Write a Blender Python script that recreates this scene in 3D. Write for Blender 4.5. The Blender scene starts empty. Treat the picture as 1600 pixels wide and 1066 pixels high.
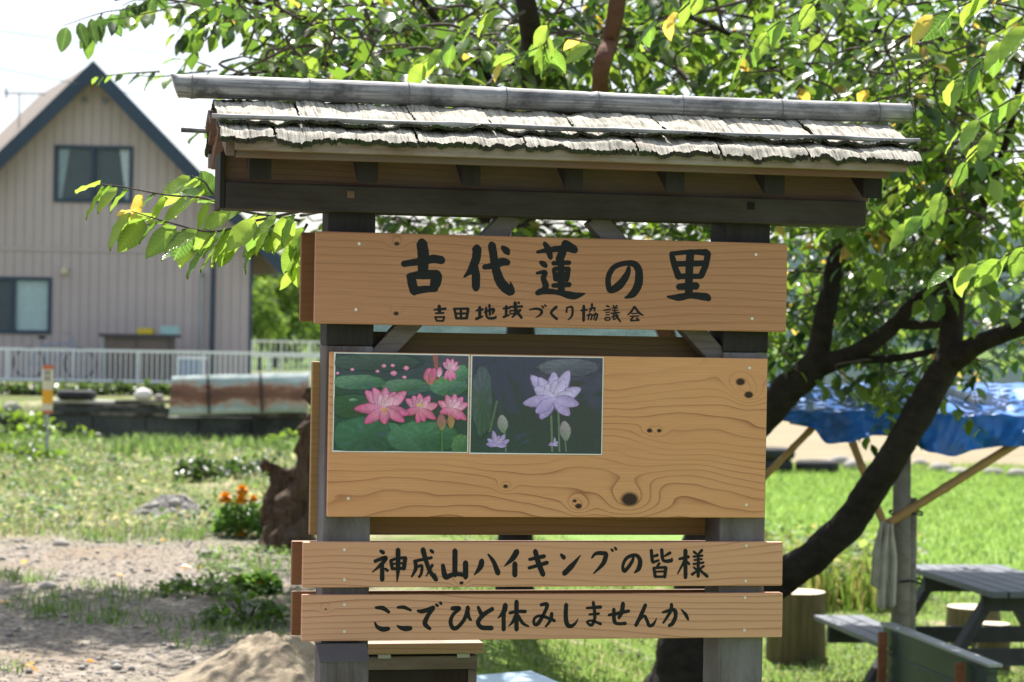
import bpy, math, random
import numpy as np
from mathutils import Vector, Matrix, noise as mnoise

rng = np.random.default_rng(7)
random.seed(7)
scene = bpy.context.scene
C = scene.collection

# ------------------------------------------------------------------ camera
F = 3600.0                      # focal length in pixels of the 1600 px wide photograph
EYE = 1.45
PITCH, ROLL = math.radians(-0.10), math.radians(1.01)
FW = Vector((0, math.cos(PITCH), math.sin(PITCH)))
UP0 = Vector((0, -math.sin(PITCH), math.cos(PITCH)))
RT0 = Vector((1, 0, 0))
RT = RT0 * math.cos(ROLL) + UP0 * math.sin(ROLL)
UP = -RT0 * math.sin(ROLL) + UP0 * math.cos(ROLL)
CAM = Vector((0, 0, EYE))
cam = bpy.data.cameras.new('camera')
camo = bpy.data.objects.new('camera', cam)
C.objects.link(camo)
M = Matrix.Identity(4)
for i in range(3):
    M[i][0], M[i][1], M[i][2], M[i][3] = RT[i], UP[i], -FW[i], CAM[i]
camo.matrix_world = M
cam.sensor_width = 36
cam.lens = F / 1600 * 36
cam.clip_start = 0.1
cam.clip_end = 9000
cam.dof.use_dof = True
cam.dof.focus_distance = 5.2
cam.dof.aperture_fstop = 7.0
scene.camera = camo

# ------------------------------------------------------------------ world, sun, exposure
SUN_EL, SUN_AZ = math.radians(57), math.radians(-6)    # azimuth from +Y towards +X
world = bpy.data.worlds.new('World')
scene.world = world
world.use_nodes = True
wt = world.node_tree
bg = wt.nodes['Background']
sky = wt.nodes.new('ShaderNodeTexSky')
sky.sky_type = 'NISHITA'
sky.sun_disc = False
sky.sun_elevation = SUN_EL
sky.sun_rotation = SUN_AZ
sky.air_density = 1.0
sky.dust_density = 2.5
sky.ozone_density = 1.0
# thin white cloud veil over the whole sky
wtc = wt.nodes.new('ShaderNodeTexCoord')
wmp = wt.nodes.new('ShaderNodeMapping')
wmp.inputs['Scale'].default_value = (1.2, 1.2, 4.0)
wno = wt.nodes.new('ShaderNodeTexNoise')
wno.inputs['Scale'].default_value = 2.2
wno.inputs['Detail'].default_value = 6
wrp = wt.nodes.new('ShaderNodeValToRGB')
wrp.color_ramp.elements[0].position = 0.30
wrp.color_ramp.elements[0].color = (0.15, 0.15, 0.15, 1)
wrp.color_ramp.elements[1].position = 0.62
wrp.color_ramp.elements[1].color = (0.65, 0.65, 0.65, 1)
wmx = wt.nodes.new('ShaderNodeMixRGB')
wmx.inputs['Color2'].default_value = (7.0, 7.7, 8.6, 1)
wt.links.new(wtc.outputs['Generated'], wmp.inputs['Vector'])
wt.links.new(wmp.outputs['Vector'], wno.inputs['Vector'])
wt.links.new(wno.outputs['Fac'], wrp.inputs['Fac'])
wt.links.new(wrp.outputs['Color'], wmx.inputs['Fac'])
wt.links.new(sky.outputs['Color'], wmx.inputs['Color1'])
wt.links.new(wmx.outputs['Color'], bg.inputs['Color'])
bg.inputs['Strength'].default_value = 0.075
sl = bpy.data.lights.new('sun', 'SUN')
sl.energy = 5.0
sl.angle = math.radians(0.5)
sl.color = (1.0, 0.965, 0.91)
slo = bpy.data.objects.new('sun', sl)
C.objects.link(slo)
SUND = Vector((math.sin(SUN_AZ) * math.cos(SUN_EL), math.cos(SUN_AZ) * math.cos(SUN_EL), math.sin(SUN_EL)))
slo.rotation_euler = SUND.to_track_quat('Z', 'Y').to_euler()
slo.location = (0, 0, 30)
vs = scene.view_settings
vs.view_transform = 'Standard'
vs.look = 'None'
vs.exposure = 1.25
vs.gamma = 1.0
vs.use_curve_mapping = False
scene.cycles.max_bounces = 8
scene.cycles.transmission_bounces = 6
scene.cycles.use_denoising = True
scene.cycles.transparent_max_bounces = 48

# ------------------------------------------------------------------ pixel -> place helpers
def rayd(u, v):
    return FW + RT * ((u - 800) / F) + UP * ((533 - v) / F)
def W(u, v, y):
    """world point seen at photo pixel (u,v) at world depth y"""
    d = rayd(u, v)
    return CAM + d * (y / d.y)
def sst(a, b, x):
    t = min(1.0, max(0.0, (x - a) / (b - a)))
    return t * t * (3 - 2 * t)
def terrain(x, y):
    z = 0.0
    right = sst(-0.6, 1.6, x - 0.03 * (y - 10)) * sst(5.5, 10, y)
    z -= 0.55 * right
    left = 1 - sst(-3.0, 0.5, x)
    z += left * (0.0 * sst(17, 28, y) - 0.42 * sst(28, 33.5, y) + 0.67 * sst(36.0, 37.2, y) + 0.12 * sst(37, 47, y))
    z += 0.02 * mnoise.noise(Vector((x * 1.1, y * 1.1, 3))) + 0.012 * mnoise.noise(Vector((x * 3.7, y * 3.7, 8)))
    return z
def G(u, v, z0=None):
    """ground point seen at photo pixel (u,v)"""
    d = rayd(u, v)
    z = 0.0 if z0 is None else z0
    p = None
    for _ in range(30):
        t = (z - EYE) / d.z
        p = CAM + d * t
        z = 0.5 * z + 0.5 * terrain(p.x, p.y)
    p.z = terrain(p.x, p.y)
    return p

# ------------------------------------------------------------------ object helpers
def link(name, me, parent=None):
    o = bpy.data.objects.new(name, me)
    C.objects.link(o)
    if parent is not None:
        o.parent = parent
    return o
def empty(name, loc=(0, 0, 0), rz=0.0):
    o = bpy.data.objects.new(name, None)
    C.objects.link(o)
    o.location = loc
    o.rotation_euler = (0, 0, rz)
    o.empty_display_size = 0.1
    return o
def tag(o, label, cat, group=None):
    o['label'] = label
    o['category'] = cat
    if group:
        o['group'] = group
    return o
def kind(o, k):
    o['kind'] = k
    return o

class MB:
    """collects vertices and faces of one mesh"""
    def __init__(s):
        s.v, s.f, s.c = [], [], []
    def add(s, vs_, fs, col=None):
        n = len(s.v)
        s.v += [tuple(p) for p in vs_]
        s.f += [tuple(i + n for i in f) for f in fs]
        if col is not None:
            while len(s.c) < n:
                s.c.append((1, 1, 1))
            s.c += [col] * len(vs_)
        return s
    def box(s, x0, x1, y0, y1, z0, z1, col=None):
        v = [(x, y, z) for x in (x0, x1) for y in (y0, y1) for z in (z0, z1)]
        f = [(0, 1, 3, 2), (4, 6, 7, 5), (0, 4, 5, 1), (2, 3, 7, 6), (0, 2, 6, 4), (1, 5, 7, 3)]
        return s.add(v, f, col)
    def bar(s, a, b, w, h, up=(0, 0, 1), col=None, ext=0):
        """rectangular bar from a to b, w across, h along up"""
        a, b = Vector(a), Vector(b)
        d = (b - a).normalized()
        a, b = a - d * ext, b + d * ext
        up = Vector(up)
        sd = d.cross(up)
        if sd.length < 1e-5:
            sd = d.cross(Vector((1, 0, 0)))
        sd.normalize()
        un = sd.cross(d).normalized()
        v = [p + sd * (i * w / 2) + un * (j * h / 2) for p in (a, b) for i, j in ((-1, -1), (1, -1), (1, 1), (-1, 1))]
        f = [(3, 2, 1, 0), (4, 5, 6, 7), (0, 1, 5, 4), (1, 2, 6, 5), (2, 3, 7, 6), (3, 0, 4, 7)]
        return s.add(v, f, col)
    def tube(s, pts, rad, n=10, cap=True, col=None, jit=0.0):
        pts = [Vector(p) for p in pts]
        if not isinstance(rad, (list, tuple)):
            rad = [rad] * len(pts)
        vs_, fs = [], []
        ref = None
        for i, p in enumerate(pts):
            d = (pts[min(i + 1, len(pts) - 1)] - pts[max(i - 1, 0)]).normalized()
            if ref is None:
                ref = d.orthogonal().normalized()
            ref = (ref - d * ref.dot(d)).normalized()
            b = d.cross(ref)
            for k in range(n):
                a = 2 * math.pi * k / n
                r = rad[i] * (1 + jit * random.uniform(-1, 1))
                vs_.append(p + (ref * math.cos(a) + b * math.sin(a)) * r)
        for i in range(len(pts) - 1):
            for k in range(n):
                k2 = (k + 1) % n
                fs.append((i * n + k, i * n + k2, (i + 1) * n + k2, (i + 1) * n + k))
        if cap:
            fs.append(tuple(reversed(range(n))))
            fs.append(tuple(range((len(pts) - 1) * n, len(pts) * n)))
        return s.add(vs_, fs, col)
    def lathe(s, prof, n=20, o=(0, 0, 0), col=None, jit=0.0):
        vs_, fs = [], []
        o = Vector(o)
        js = [1 + jit * random.uniform(-1, 1) for _ in range(n)]
        for r, z in prof:
            for k in range(n):
                a = 2 * math.pi * k / n
                vs_.append(o + Vector((r * js[k] * math.cos(a), r * js[k] * math.sin(a), z)))
        for i in range(len(prof) - 1):
            for k in range(n):
                k2 = (k + 1) % n
                fs.append((i * n + k, i * n + k2, (i + 1) * n + k2, (i + 1) * n + k))
        fs.append(tuple(reversed(range(n))))
        fs.append(tuple(range((len(prof) - 1) * n, len(prof) * n)))
        return s.add(vs_, fs, col)
    def build(s, name, mat, parent=None, smooth=False, bevel=0.0):
        me = bpy.data.meshes.new(name)
        me.from_pydata(s.v, [], s.f)
        if s.c:
            while len(s.c) < len(s.v):
                s.c.append((1, 1, 1))
            a = me.color_attributes.new('Col', 'FLOAT_COLOR', 'POINT')
            arr = np.ones((len(s.v), 4), np.float32)
            ca = np.array(s.c, np.float32)
            arr[:, :ca.shape[1]] = ca
            a.data.foreach_set('color', arr.ravel())
        if smooth:
            me.polygons.foreach_set('use_smooth', [True] * len(me.polygons))
        me.materials.append(mat)
        me.update()
        o = link(name, me, parent)
        if bevel:
            m = o.modifiers.new('bevel', 'BEVEL')
            m.width = bevel
            m.segments = 2
            m.limit_method = 'ANGLE'
            m.angle_limit = math.radians(50)
        return o

def np_mesh(name, verts, faces_flat, loop_counts, mat, cols=None, parent=None, smooth=False):
    me = bpy.data.meshes.new(name)
    nv, nl, nf = len(verts), len(faces_flat), len(loop_counts)
    me.vertices.add(nv)
    me.vertices.foreach_set('co', np.asarray(verts, np.float32).ravel())
    me.loops.add(nl)
    me.loops.foreach_set('vertex_index', np.asarray(faces_flat, np.int32))
    me.polygons.add(nf)
    st = np.concatenate([[0], np.cumsum(loop_counts)[:-1]]).astype(np.int32)
    me.polygons.foreach_set('loop_start', st)
    if smooth:
        me.polygons.foreach_set('use_smooth', np.ones(nf, bool))
    if cols is not None:
        a = me.color_attributes.new('Col', 'FLOAT_COLOR', 'POINT')
        arr = np.ones((nv, 4), np.float32)
        arr[:, :3] = cols
        a.data.foreach_set('color', arr.ravel())
    me.update(calc_edges=True)
    me.validate()
    me.materials.append(mat)
    return link(name, me, parent)

# ------------------------------------------------------------------ material helpers
class NT:
    def __init__(s, name):
        s.m = bpy.data.materials.new(name)
        s.m.use_nodes = True
        s.t = s.m.node_tree
        s.b = s.t.nodes['Principled BSDF']
    def n(s, typ, **kw):
        nd = s.t.nodes.new(typ)
        for k, v in kw.items():
            setattr(nd, k, v)
        return nd
    def put(s, sock, v):
        if isinstance(v, bpy.types.NodeSocket):
            s.t.links.new(v, sock)
        elif v is not None:
            if isinstance(v, (tuple, list)) and len(v) == 3 and sock.type == 'RGBA':
                v = (*v, 1)
            sock.default_value = v
    def math(s, op, a, b=None, c=None, clamp=False):
        nd = s.n('ShaderNodeMath', operation=op, use_clamp=clamp)
        s.put(nd.inputs[0], a)
        if b is not None:
            s.put(nd.inputs[1], b)
        if c is not None:
            s.put(nd.inputs[2], c)
        return nd.outputs[0]
    def mix(s, fac, a, b, mode='MIX'):
        nd = s.n('ShaderNodeMixRGB', blend_type=mode)
        s.put(nd.inputs[0], fac)
        s.put(nd.inputs[1], a)
        s.put(nd.inputs[2], b)
        return nd.outputs[0]
    def coord(s, kind='Object'):
        return s.n('ShaderNodeTexCoord').outputs[kind]
    def pos(s):
        return s.n('ShaderNodeNewGeometry').outputs['Position']
    def map(s, vec, scale=(1, 1, 1), loc=(0, 0, 0), rot=(0, 0, 0)):
        nd = s.n('ShaderNodeMapping')
        s.put(nd.inputs['Vector'], vec)
        nd.inputs['Scale'].default_value = scale
        nd.inputs['Location'].default_value = loc
        nd.inputs['Rotation'].default_value = rot
        return nd.outputs[0]
    def noise(s, vec, scale, detail=3, rough=0.55, dist=0.0):
        nd = s.n('ShaderNodeTexNoise')
        s.put(nd.inputs['Vector'], vec)
        nd.inputs['Scale'].default_value = scale
        nd.inputs['Detail'].default_value = detail
        nd.inputs['Roughness'].default_value = rough
        nd.inputs['Distortion'].default_value = dist
        return nd.outputs['Fac']
    def ramp(s, fac, stops):
        nd = s.n('ShaderNodeValToRGB')
        s.put(nd.inputs[0], fac)
        el = nd.color_ramp.elements
        while len(el) < len(stops):
            el.new(0.5)
        for e, (p, c) in zip(el, stops):
            e.position = p
            e.color = (*c, 1) if len(c) == 3 else c
        return nd.outputs[0]
    def sep(s, vec):
        nd = s.n('ShaderNodeSeparateXYZ')
        s.put(nd.inputs[0], vec)
        return nd.outputs
    def comb(s, x, y, z):
        nd = s.n('ShaderNodeCombineXYZ')
        for i, q in enumerate((x, y, z)):
            s.put(nd.inputs[i], q)
        return nd.outputs[0]
    def attr(s, name='Col'):
        nd = s.n('ShaderNodeAttribute')
        nd.attribute_name = name
        return nd.outputs['Color']
    def bump(s, h, strength=0.3, dist=0.01):
        nd = s.n('ShaderNodeBump')
        s.put(nd.inputs['Height'], h)
        nd.inputs['Strength'].default_value = strength
        nd.inputs['Distance'].default_value = dist
        s.t.links.new(nd.outputs[0], s.b.inputs['Normal'])
        return nd.outputs[0]
    def fin(s, col=None, rough=0.7, spec=None, metal=None):
        s.put(s.b.inputs['Base Color'], col)
        s.put(s.b.inputs['Roughness'], rough)
        if spec is not None:
            s.put(s.b.inputs['Specular IOR Level'], spec)
        if metal is not None:
            s.put(s.b.inputs['Metallic'], metal)
        return s.m

def mat_plain(name, col, rough=0.7, var=0.25, scale=6.0, spec=0.3, metal=0.0, bump=0.15, dirt=None):
    t = NT(name)
    p = t.coord()
    n1 = t.noise(p, scale, 5)
    n2 = t.noise(p, scale * 9, 3)
    f = t.math('ADD', t.math('MULTIPLY', n1, 0.7), t.math('MULTIPLY', n2, 0.3))
    a = tuple(c * (1 - var) for c in col)
    b = tuple(min(1, c * (1 + var)) for c in col)
    c = t.ramp(f, [(0.3, a), (0.7, b)])
    if dirt:
        c = t.mix(t.ramp(t.noise(p, scale * 0.6, 6, 0.65), [(0.48, (0, 0, 0)), (0.62, (1, 1, 1))]), c, dirt)
    t.bump(n2, bump, 0.01)
    return t.fin(c, rough, spec, metal)

def mat_wood(name, base, light, line, K=70.0, A=5.0, sx=0.9, sz=3.5, seed=0.0, knots=(), lstr=0.75, axis='X',
             rough=0.6, fib=0.12, weather=None, sharp=6.0, band=2.4):
    """plank: growth rings drawn as contour lines along the plank, knots bend them"""
    t = NT(name)
    o = t.sep(t.coord())
    x, y, z = o[0], o[1], o[2]
    if axis == 'Z':
        x, z = o[2], o[0]
    if axis == 'Y':
        x, z = o[1], o[0]
    vec = t.comb(t.math('MULTIPLY', x, sx), t.math('MULTIPLY', y, 0.8 if axis != 'Y' else 0.0), t.math('MULTIPLY', z, sz))
    n = t.noise(t.map(vec, loc=(seed, seed * 1.7, seed * .6)), 1.0, 2.5, 0.45)
    n3 = t.noise(t.map(vec, scale=(4, 1, 4), loc=(seed, 2, seed)), 1.0, 2, 0.5)
    f = t.math('ADD', t.math('MULTIPLY', z, K), t.math('MULTIPLY', n, A))
    f = t.math('ADD', f, t.math('MULTIPLY', n3, A * 0.09))
    kmask = None
    for (kx, kz, r, B) in knots:
        dx = t.math('SUBTRACT', x, kx)
        dz = t.math('SUBTRACT', z, kz)
        d2 = t.math('ADD', t.math('MULTIPLY', t.math('MULTIPLY', dx, dx), 0.55), t.math('MULTIPLY', dz, dz))
        g = t.math('EXPONENT', t.math('MULTIPLY', d2, -1.0 / (r * 3.2) ** 2))
        f = t.math('ADD', f, t.math('MULTIPLY', g, B))
        d = t.math('SQRT', d2)
        dn = t.math('ADD', d, t.math('MULTIPLY', t.math('SUBTRACT', n3, 0.5), r * 0.9))
        m = t.math('SUBTRACT', 1.0, t.math('DIVIDE', t.math('SUBTRACT', dn, r * 0.75), r * 0.5), clamp=True)
        kmask = m if kmask is None else t.math('MAXIMUM', kmask, m)
    s = t.math('FRACT', f)
    ln = t.math('POWER', s, sharp)
    edge = t.math('MULTIPLY', t.math('SUBTRACT', 1.0, s), 30.0, clamp=True)
    ln = t.math('MULTIPLY', ln, edge)
    fn = t.noise(t.comb(t.math('MULTIPLY', x, 6.0), y, t.math('MULTIPLY', z, 420.0)), 1.0, 2, 0.6)
    bn = t.noise(t.map(vec, loc=(3 + seed, 1, 9)), 1.6, 4, 0.6)
    c = t.mix(t.ramp(bn, [(0.3, (0, 0, 0)), (0.7, (1, 1, 1))]), base, light)
    bd = t.noise(t.comb(t.math('MULTIPLY', x, sx * 0.9), seed, t.math('MULTIPLY', z, sz * band)), 1.0, 2, 0.5)
    bd = t.ramp(bd, [(0.36, (0.15,) * 3), (0.52, (1, 1, 1))])
    lvar = t.math('MULTIPLY', t.math('MULTIPLY', ln, bd), t.math('MULTIPLY_ADD', bn, 1.0, lstr - 0.5, clamp=True))
    c = t.mix(lvar, c, line)
    c = t.mix(t.math('MULTIPLY', t.math('SUBTRACT', fn, 0.35, clamp=True), fib * 4, clamp=True), c, tuple(q * 0.55 for q in base))
    if weather:
        wm = t.ramp(t.noise(t.map(vec, loc=(seed, 7, 1)), 2.6, 6, 0.7), [(0.40, (0, 0, 0)), (0.66, (1, 1, 1))])
        c = t.mix(wm, c, weather)
    if kmask is not None:
        c = t.mix(kmask, c, (0.035, 0.016, 0.010))
    t.bump(t.math('ADD', fn, t.math('MULTIPLY', ln, 0.6)), 0.25, 0.002)
    return t.fin(c, rough, 0.3)

def mat_leaf(name, trans=0.5, rough=0.34, spec=0.5, tmul=(2.5, 2.3, 1.25), vein=False):
    t = NT(name)
    col = t.attr()
    p = t.coord()
    nz = t.noise(p, 45, 3)
    col = t.mix(t.math('MULTIPLY', nz, 0.35), col, (0.02, 0.045, 0.008))
    if vein:
        o = t.sep(p)
        ab = t.math('ABSOLUTE', o[1])
        vf = t.math('FRACT', t.math('MULTIPLY', t.math('SUBTRACT', o[0], t.math('MULTIPLY', ab, 0.75)), 9.0))
        vl = t.math('SUBTRACT', 1.0, t.math('MULTIPLY', t.math('ABSOLUTE', t.math('SUBTRACT', vf, 0.5)), 9.0), clamp=True)
        mr = t.math('SUBTRACT', 1.0, t.math('MULTIPLY', ab, 55.0), clamp=True)
        vl = t.math('MAXIMUM', vl, mr)
        col = t.mix(t.math('MULTIPLY', vl, 0.5), col, (0.20, 0.26, 0.09))
        spots = t.ramp(t.noise(p, 7, 4, 0.7), [(0.66, (0, 0, 0)), (0.72, (1, 1, 1))])
        col = t.mix(t.math('MULTIPLY', spots, 0.7), col, (0.16, 0.085, 0.02))
        t.fin(col, rough, spec)
        t.bump(t.math('SUBTRACT', t.noise(p, 9, 2), t.math('MULTIPLY', vl, 0.6)), 0.22, 0.02)
    else:
        t.fin(col, rough, spec)
        t.bump(t.noise(p, 90, 2), 0.2, 0.004)
    tr = t.n('ShaderNodeBsdfTranslucent')
    tc = t.mix(1.0, t.attr(), tmul, 'MULTIPLY')
    if vein:
        tc = t.mix(t.math('MULTIPLY', vl, 0.45), tc, (0.55, 0.70, 0.25))
    t.put(tr.inputs['Color'], tc)
    mx = t.n('ShaderNodeMixShader')
    mx.inputs[0].default_value = trans
    t.t.links.new(t.b.outputs[0], mx.inputs[1])
    t.t.links.new(tr.outputs[0], mx.inputs[2])
    out = t.t.nodes['Material Output']
    t.t.links.new(mx.outputs[0], out.inputs['Surface'])
    return t.m

# ------------------------------------------------------------------ materials
CEDAR = (0.43, 0.205, 0.108)
CEDL = (0.58, 0.315, 0.155)
MT = {}
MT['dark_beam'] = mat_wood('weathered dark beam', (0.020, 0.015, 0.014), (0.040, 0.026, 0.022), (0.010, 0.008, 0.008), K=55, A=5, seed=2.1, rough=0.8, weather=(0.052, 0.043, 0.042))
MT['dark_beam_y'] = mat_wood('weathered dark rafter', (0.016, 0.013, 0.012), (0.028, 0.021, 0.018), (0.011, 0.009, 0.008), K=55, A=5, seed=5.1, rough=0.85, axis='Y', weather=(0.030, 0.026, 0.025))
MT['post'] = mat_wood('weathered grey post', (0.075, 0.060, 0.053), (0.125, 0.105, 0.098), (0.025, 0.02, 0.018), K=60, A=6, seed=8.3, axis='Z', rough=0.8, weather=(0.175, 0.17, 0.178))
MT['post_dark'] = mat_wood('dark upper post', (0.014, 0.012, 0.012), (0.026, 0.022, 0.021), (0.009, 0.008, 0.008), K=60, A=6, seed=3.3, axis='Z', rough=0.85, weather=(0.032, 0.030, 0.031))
MT['eave'] = mat_wood('pale eave board', (0.19, 0.125, 0.092), (0.27, 0.205, 0.165), (0.09, 0.045, 0.03), K=60, A=4, seed=1.3, rough=0.8, weather=(0.33, 0.30, 0.275), lstr=0.9)
MT['eave_brown'] = mat_wood('brown eave board', (0.125, 0.064, 0.042), (0.19, 0.105, 0.074), (0.06, 0.03, 0.02), K=60, A=4, seed=6.6, rough=0.8, weather=(0.14, 0.115, 0.10))
MT['back_board'] = mat_wood('brown back board', (0.19, 0.078, 0.030), (0.27, 0.125, 0.050), (0.10, 0.04, 0.018), K=60, A=4, seed=4.4, rough=0.6)
MT['brace'] = mat_wood('grey brace', (0.09, 0.075, 0.07), (0.15, 0.125, 0.115), (0.05, 0.04, 0.035), K=60, A=5, seed=9.9, rough=0.8, weather=(0.19, 0.17, 0.165))

def mat_bamboo():
    t = NT('weathered grey bamboo')
    p = t.coord()
    st = t.noise(t.map(p, scale=(5, 160, 160)), 1.0, 4, 0.6)
    bl = t.noise(t.map(p, scale=(9, 14, 14)), 1.0, 5, 0.7)
    c = t.ramp(st, [(0.3, (0.10, 0.098, 0.105)), (0.7, (0.38, 0.37, 0.37))])
    c = t.mix(t.ramp(bl, [(0.44, (0, 0, 0)), (0.66, (1, 1, 1))]), c, (0.06, 0.058, 0.064))
    t.bump(st, 0.35, 0.003)
    return t.fin(c, 0.62, 0.3)
MT['bamboo'] = mat_bamboo()
MT['bamboo_node'] = mat_plain('bamboo node ring', (0.13, 0.12, 0.12), 0.75)
MT['bamboo_brown'] = mat_plain('dry tan bamboo', (0.36, 0.215, 0.085), 0.5, 0.3, 9)

def mat_bark():
    t = NT('sun bleached cedar bark')
    p = t.coord()
    fb = t.noise(t.map(p, scale=(170, 8, 8), rot=(0, 0, 0)), 1.0, 6, 0.7, 0.5)
    bl = t.noise(p, 11, 6, 0.65)
    c = t.ramp(fb, [(0.30, (0.030, 0.027, 0.022)), (0.40, (0.20, 0.18, 0.15)), (0.50, (0.42, 0.385, 0.32)), (0.72, (0.58, 0.545, 0.465))])
    c = t.mix(t.ramp(bl, [(0.50, (0, 0, 0)), (0.72, (0.8, 0.8, 0.8))]), c, (0.17, 0.165, 0.12))
    c = t.mix(t.ramp(t.noise(p, 6, 4, 0.6), [(0.62, (0, 0, 0)), (0.72, (0.7, 0.7, 0.7))]), c, (0.20, 0.125, 0.085))
    t.bump(t.math('ADD', fb, bl), 0.7, 0.006)
    return t.fin(c, 0.9, 0.15)
MT['bark_sheet'] = mat_bark()
MT['bark_under'] = mat_plain('dark mossy bark edge', (0.045, 0.040, 0.026), 0.95, 0.5, 30, dirt=(0.035, 0.055, 0.014), bump=0.8)
MT['ink'] = None

def mat_paint(name, col, rough=0.42):
    t = NT(name)
    p = t.coord()
    n = t.noise(t.map(p, scale=(12, 1, 260)), 1.0, 3, 0.6)
    c = t.ramp(n, [(0.35, tuple(q * 0.8 for q in col)), (0.75, tuple(q * 1.5 for q in col))])
    t.bump(n, 0.35, 0.002)
    return t.fin(c, t.ramp(n, [(0.3, (rough - .12,) * 3), (0.7, (rough + .1,) * 3)]), 0.22)
MT['ink'] = mat_paint('black brush paint', (0.006, 0.0065, 0.008), 0.5)
MT['screw'] = mat_plain('galvanised screw', (0.62, 0.60, 0.57), 0.35, 0.15, 200, 0.5, 0.8)
MT['hole'] = mat_plain('dark recess', (0.010, 0.008, 0.007), 0.9)
MT['navy'] = mat_plain('navy painted trim', (0.030, 0.052, 0.085), 0.45, 0.15, 2)
MT['white_metal'] = mat_plain('white coated metal', (0.72, 0.74, 0.76), 0.4, 0.08, 4)
MT['curtain'] = mat_plain('pale curtain cloth', (0.86, 0.88, 0.90), 0.9, 0.1, 12)
MT['tealcurtain'] = mat_plain('pale green curtain cloth', (0.74, 0.84, 0.82), 0.9, 0.1, 10)
def mat_glass(name, tint, mixf):
    t = NT(name)
    t.fin(tint, 0.03, 0.9)
    tr = t.n('ShaderNodeBsdfTransparent')
    tr.inputs[0].default_value = (0.82, 0.88, 0.9, 1)
    mx = t.n('ShaderNodeMixShader')
    mx.inputs[0].default_value = mixf
    t.t.links.new(t.b.outputs[0], mx.inputs[1])
    t.t.links.new(tr.outputs[0], mx.inputs[2])
    t.t.links.new(mx.outputs[0], t.t.nodes['Material Output'].inputs['Surface'])
    return t.m
MT['glass'] = mat_glass('window glass', (0.16, 0.20, 0.22), 0.80)
MT['room'] = mat_plain('dark sheet for dim room', (0.10, 0.10, 0.11), 0.9)
MT['siding'] = mat_plain('taupe siding panel', (0.43, 0.368, 0.365), 0.75, 0.06, 1.3, bump=0.1)
MT['siding_gap'] = mat_plain('siding joint', (0.37, 0.318, 0.315), 0.9)
MT['roof_tile'] = mat_plain('brown roof sheet', (0.195, 0.160, 0.135), 0.7, 0.15, 1.5)
MT['soffit'] = mat_plain('taupe soffit', (0.33, 0.29, 0.28), 0.8, 0.08, 2)
MT['lampglass'] = mat_plain('cream wall lamp', (0.55, 0.50, 0.36), 0.4, 0.1, 9)
MT['steel'] = mat_plain('dull grey steel', (0.33, 0.34, 0.36), 0.5, 0.15, 5, 0.4, 0.5)
MT['black_rubber'] = mat_plain('black rubber', (0.022, 0.022, 0.024), 0.8, 0.3, 10)
MT['concrete_dark'] = mat_plain('stained dark concrete', (0.060, 0.066, 0.064), 0.9, 0.45, 1.6, dirt=(0.025, 0.028, 0.026))
MT['plank_dark'] = mat_plain('rotting dark plank', (0.045, 0.04, 0.036), 0.9, 0.5, 5, dirt=(0.16, 0.14, 0.12))
MT['plank_pale'] = mat_plain('bleached plank', (0.50, 0.47, 0.43), 0.9, 0.25, 5)
MT['stone'] = mat_plain('pale field stone', (0.29, 0.265, 0.235), 0.9, 0.25, 8, bump=0.5)
MT['sack'] = mat_plain('off white sack', (0.66, 0.62, 0.57), 0.9, 0.15, 12, bump=0.5)
MT['yellow'] = mat_plain('yellow plastic', (0.62, 0.46, 0.03), 0.45, 0.1, 6)
MT['teal'] = mat_plain('pale teal plastic', (0.32, 0.50, 0.50), 0.5, 0.1, 6)
MT['blue_plastic'] = mat_plain('blue grey plastic', (0.22, 0.30, 0.42), 0.5, 0.1, 6)
MT['cabinet'] = mat_plain('grey brown cabinet panel', (0.16, 0.125, 0.105), 0.7, 0.15, 3)
MT['cabinet_top'] = mat_plain('dark cabinet trim', (0.075, 0.072, 0.074), 0.6, 0.15, 3)
MT['red'] = mat_plain('red band', (0.50, 0.14, 0.06), 0.5, 0.1, 9)
MT['amber'] = mat_plain('amber plate', (0.72, 0.36, 0.03), 0.5, 0.1, 9)
MT['whiteplate'] = mat_plain('white plate', (0.62, 0.55, 0.42), 0.5, 0.1, 9)
MT['grey_print'] = mat_plain('grey print', (0.16, 0.16, 0.17), 0.6, 0.1, 9)

def mat_rust():
    t = NT('rusting pale corrugated sheet')
    p = t.coord()
    n = t.noise(t.map(p, scale=(1.3, 1, 3.2)), 1.6, 7, 0.7)
    z = t.sep(p)[2]
    zb = t.math('MULTIPLY', t.math('SUBTRACT', 1.0, t.math('MULTIPLY', t.math('ABSOLUTE', t.math('SUBTRACT', z, 0.36)), 3.6), clamp=True), 0.34)
    c = t.ramp(t.math('ADD', t.math('MULTIPLY', n, 0.75), zb), [(0.36, (0.42, 0.47, 0.45)), (0.46, (0.23, 0.31, 0.29)), (0.53, (0.34, 0.26, 0.20)), (0.60, (0.20, 0.095, 0.055)), (0.75, (0.11, 0.055, 0.035))])
    t.bump(t.noise(p, 30, 4), 0.4, 0.01)
    return t.fin(c, 0.75, 0.3)
MT['rust_sheet'] = mat_rust()
def mat_tree_bark(name, a, b, c3, sc=(14, 14, 22)):
    t = NT(name)
    p = t.coord()
    n = t.noise(t.map(p, scale=sc), 1.0, 6, 0.7)
    n2 = t.noise(p, 2.2, 4)
    c = t.ramp(n, [(0.3, a), (0.7, b)])
    c = t.mix(t.ramp(n2, [(0.5, (0, 0, 0)), (0.7, (0.6,) * 3)]), c, c3)
    t.bump(n, 0.8, 0.02)
    return t.fin(c, 0.9, 0.2)
MT['tree_bark'] = mat_tree_bark('cherry bark', (0.010, 0.008, 0.007), (0.034, 0.026, 0.021), (0.040, 0.036, 0.030))
MT['tree_bark_red'] = mat_tree_bark('reddish cherry bark', (0.07, 0.028, 0.016), (0.15, 0.070, 0.040), (0.10, 0.06, 0.045))
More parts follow.
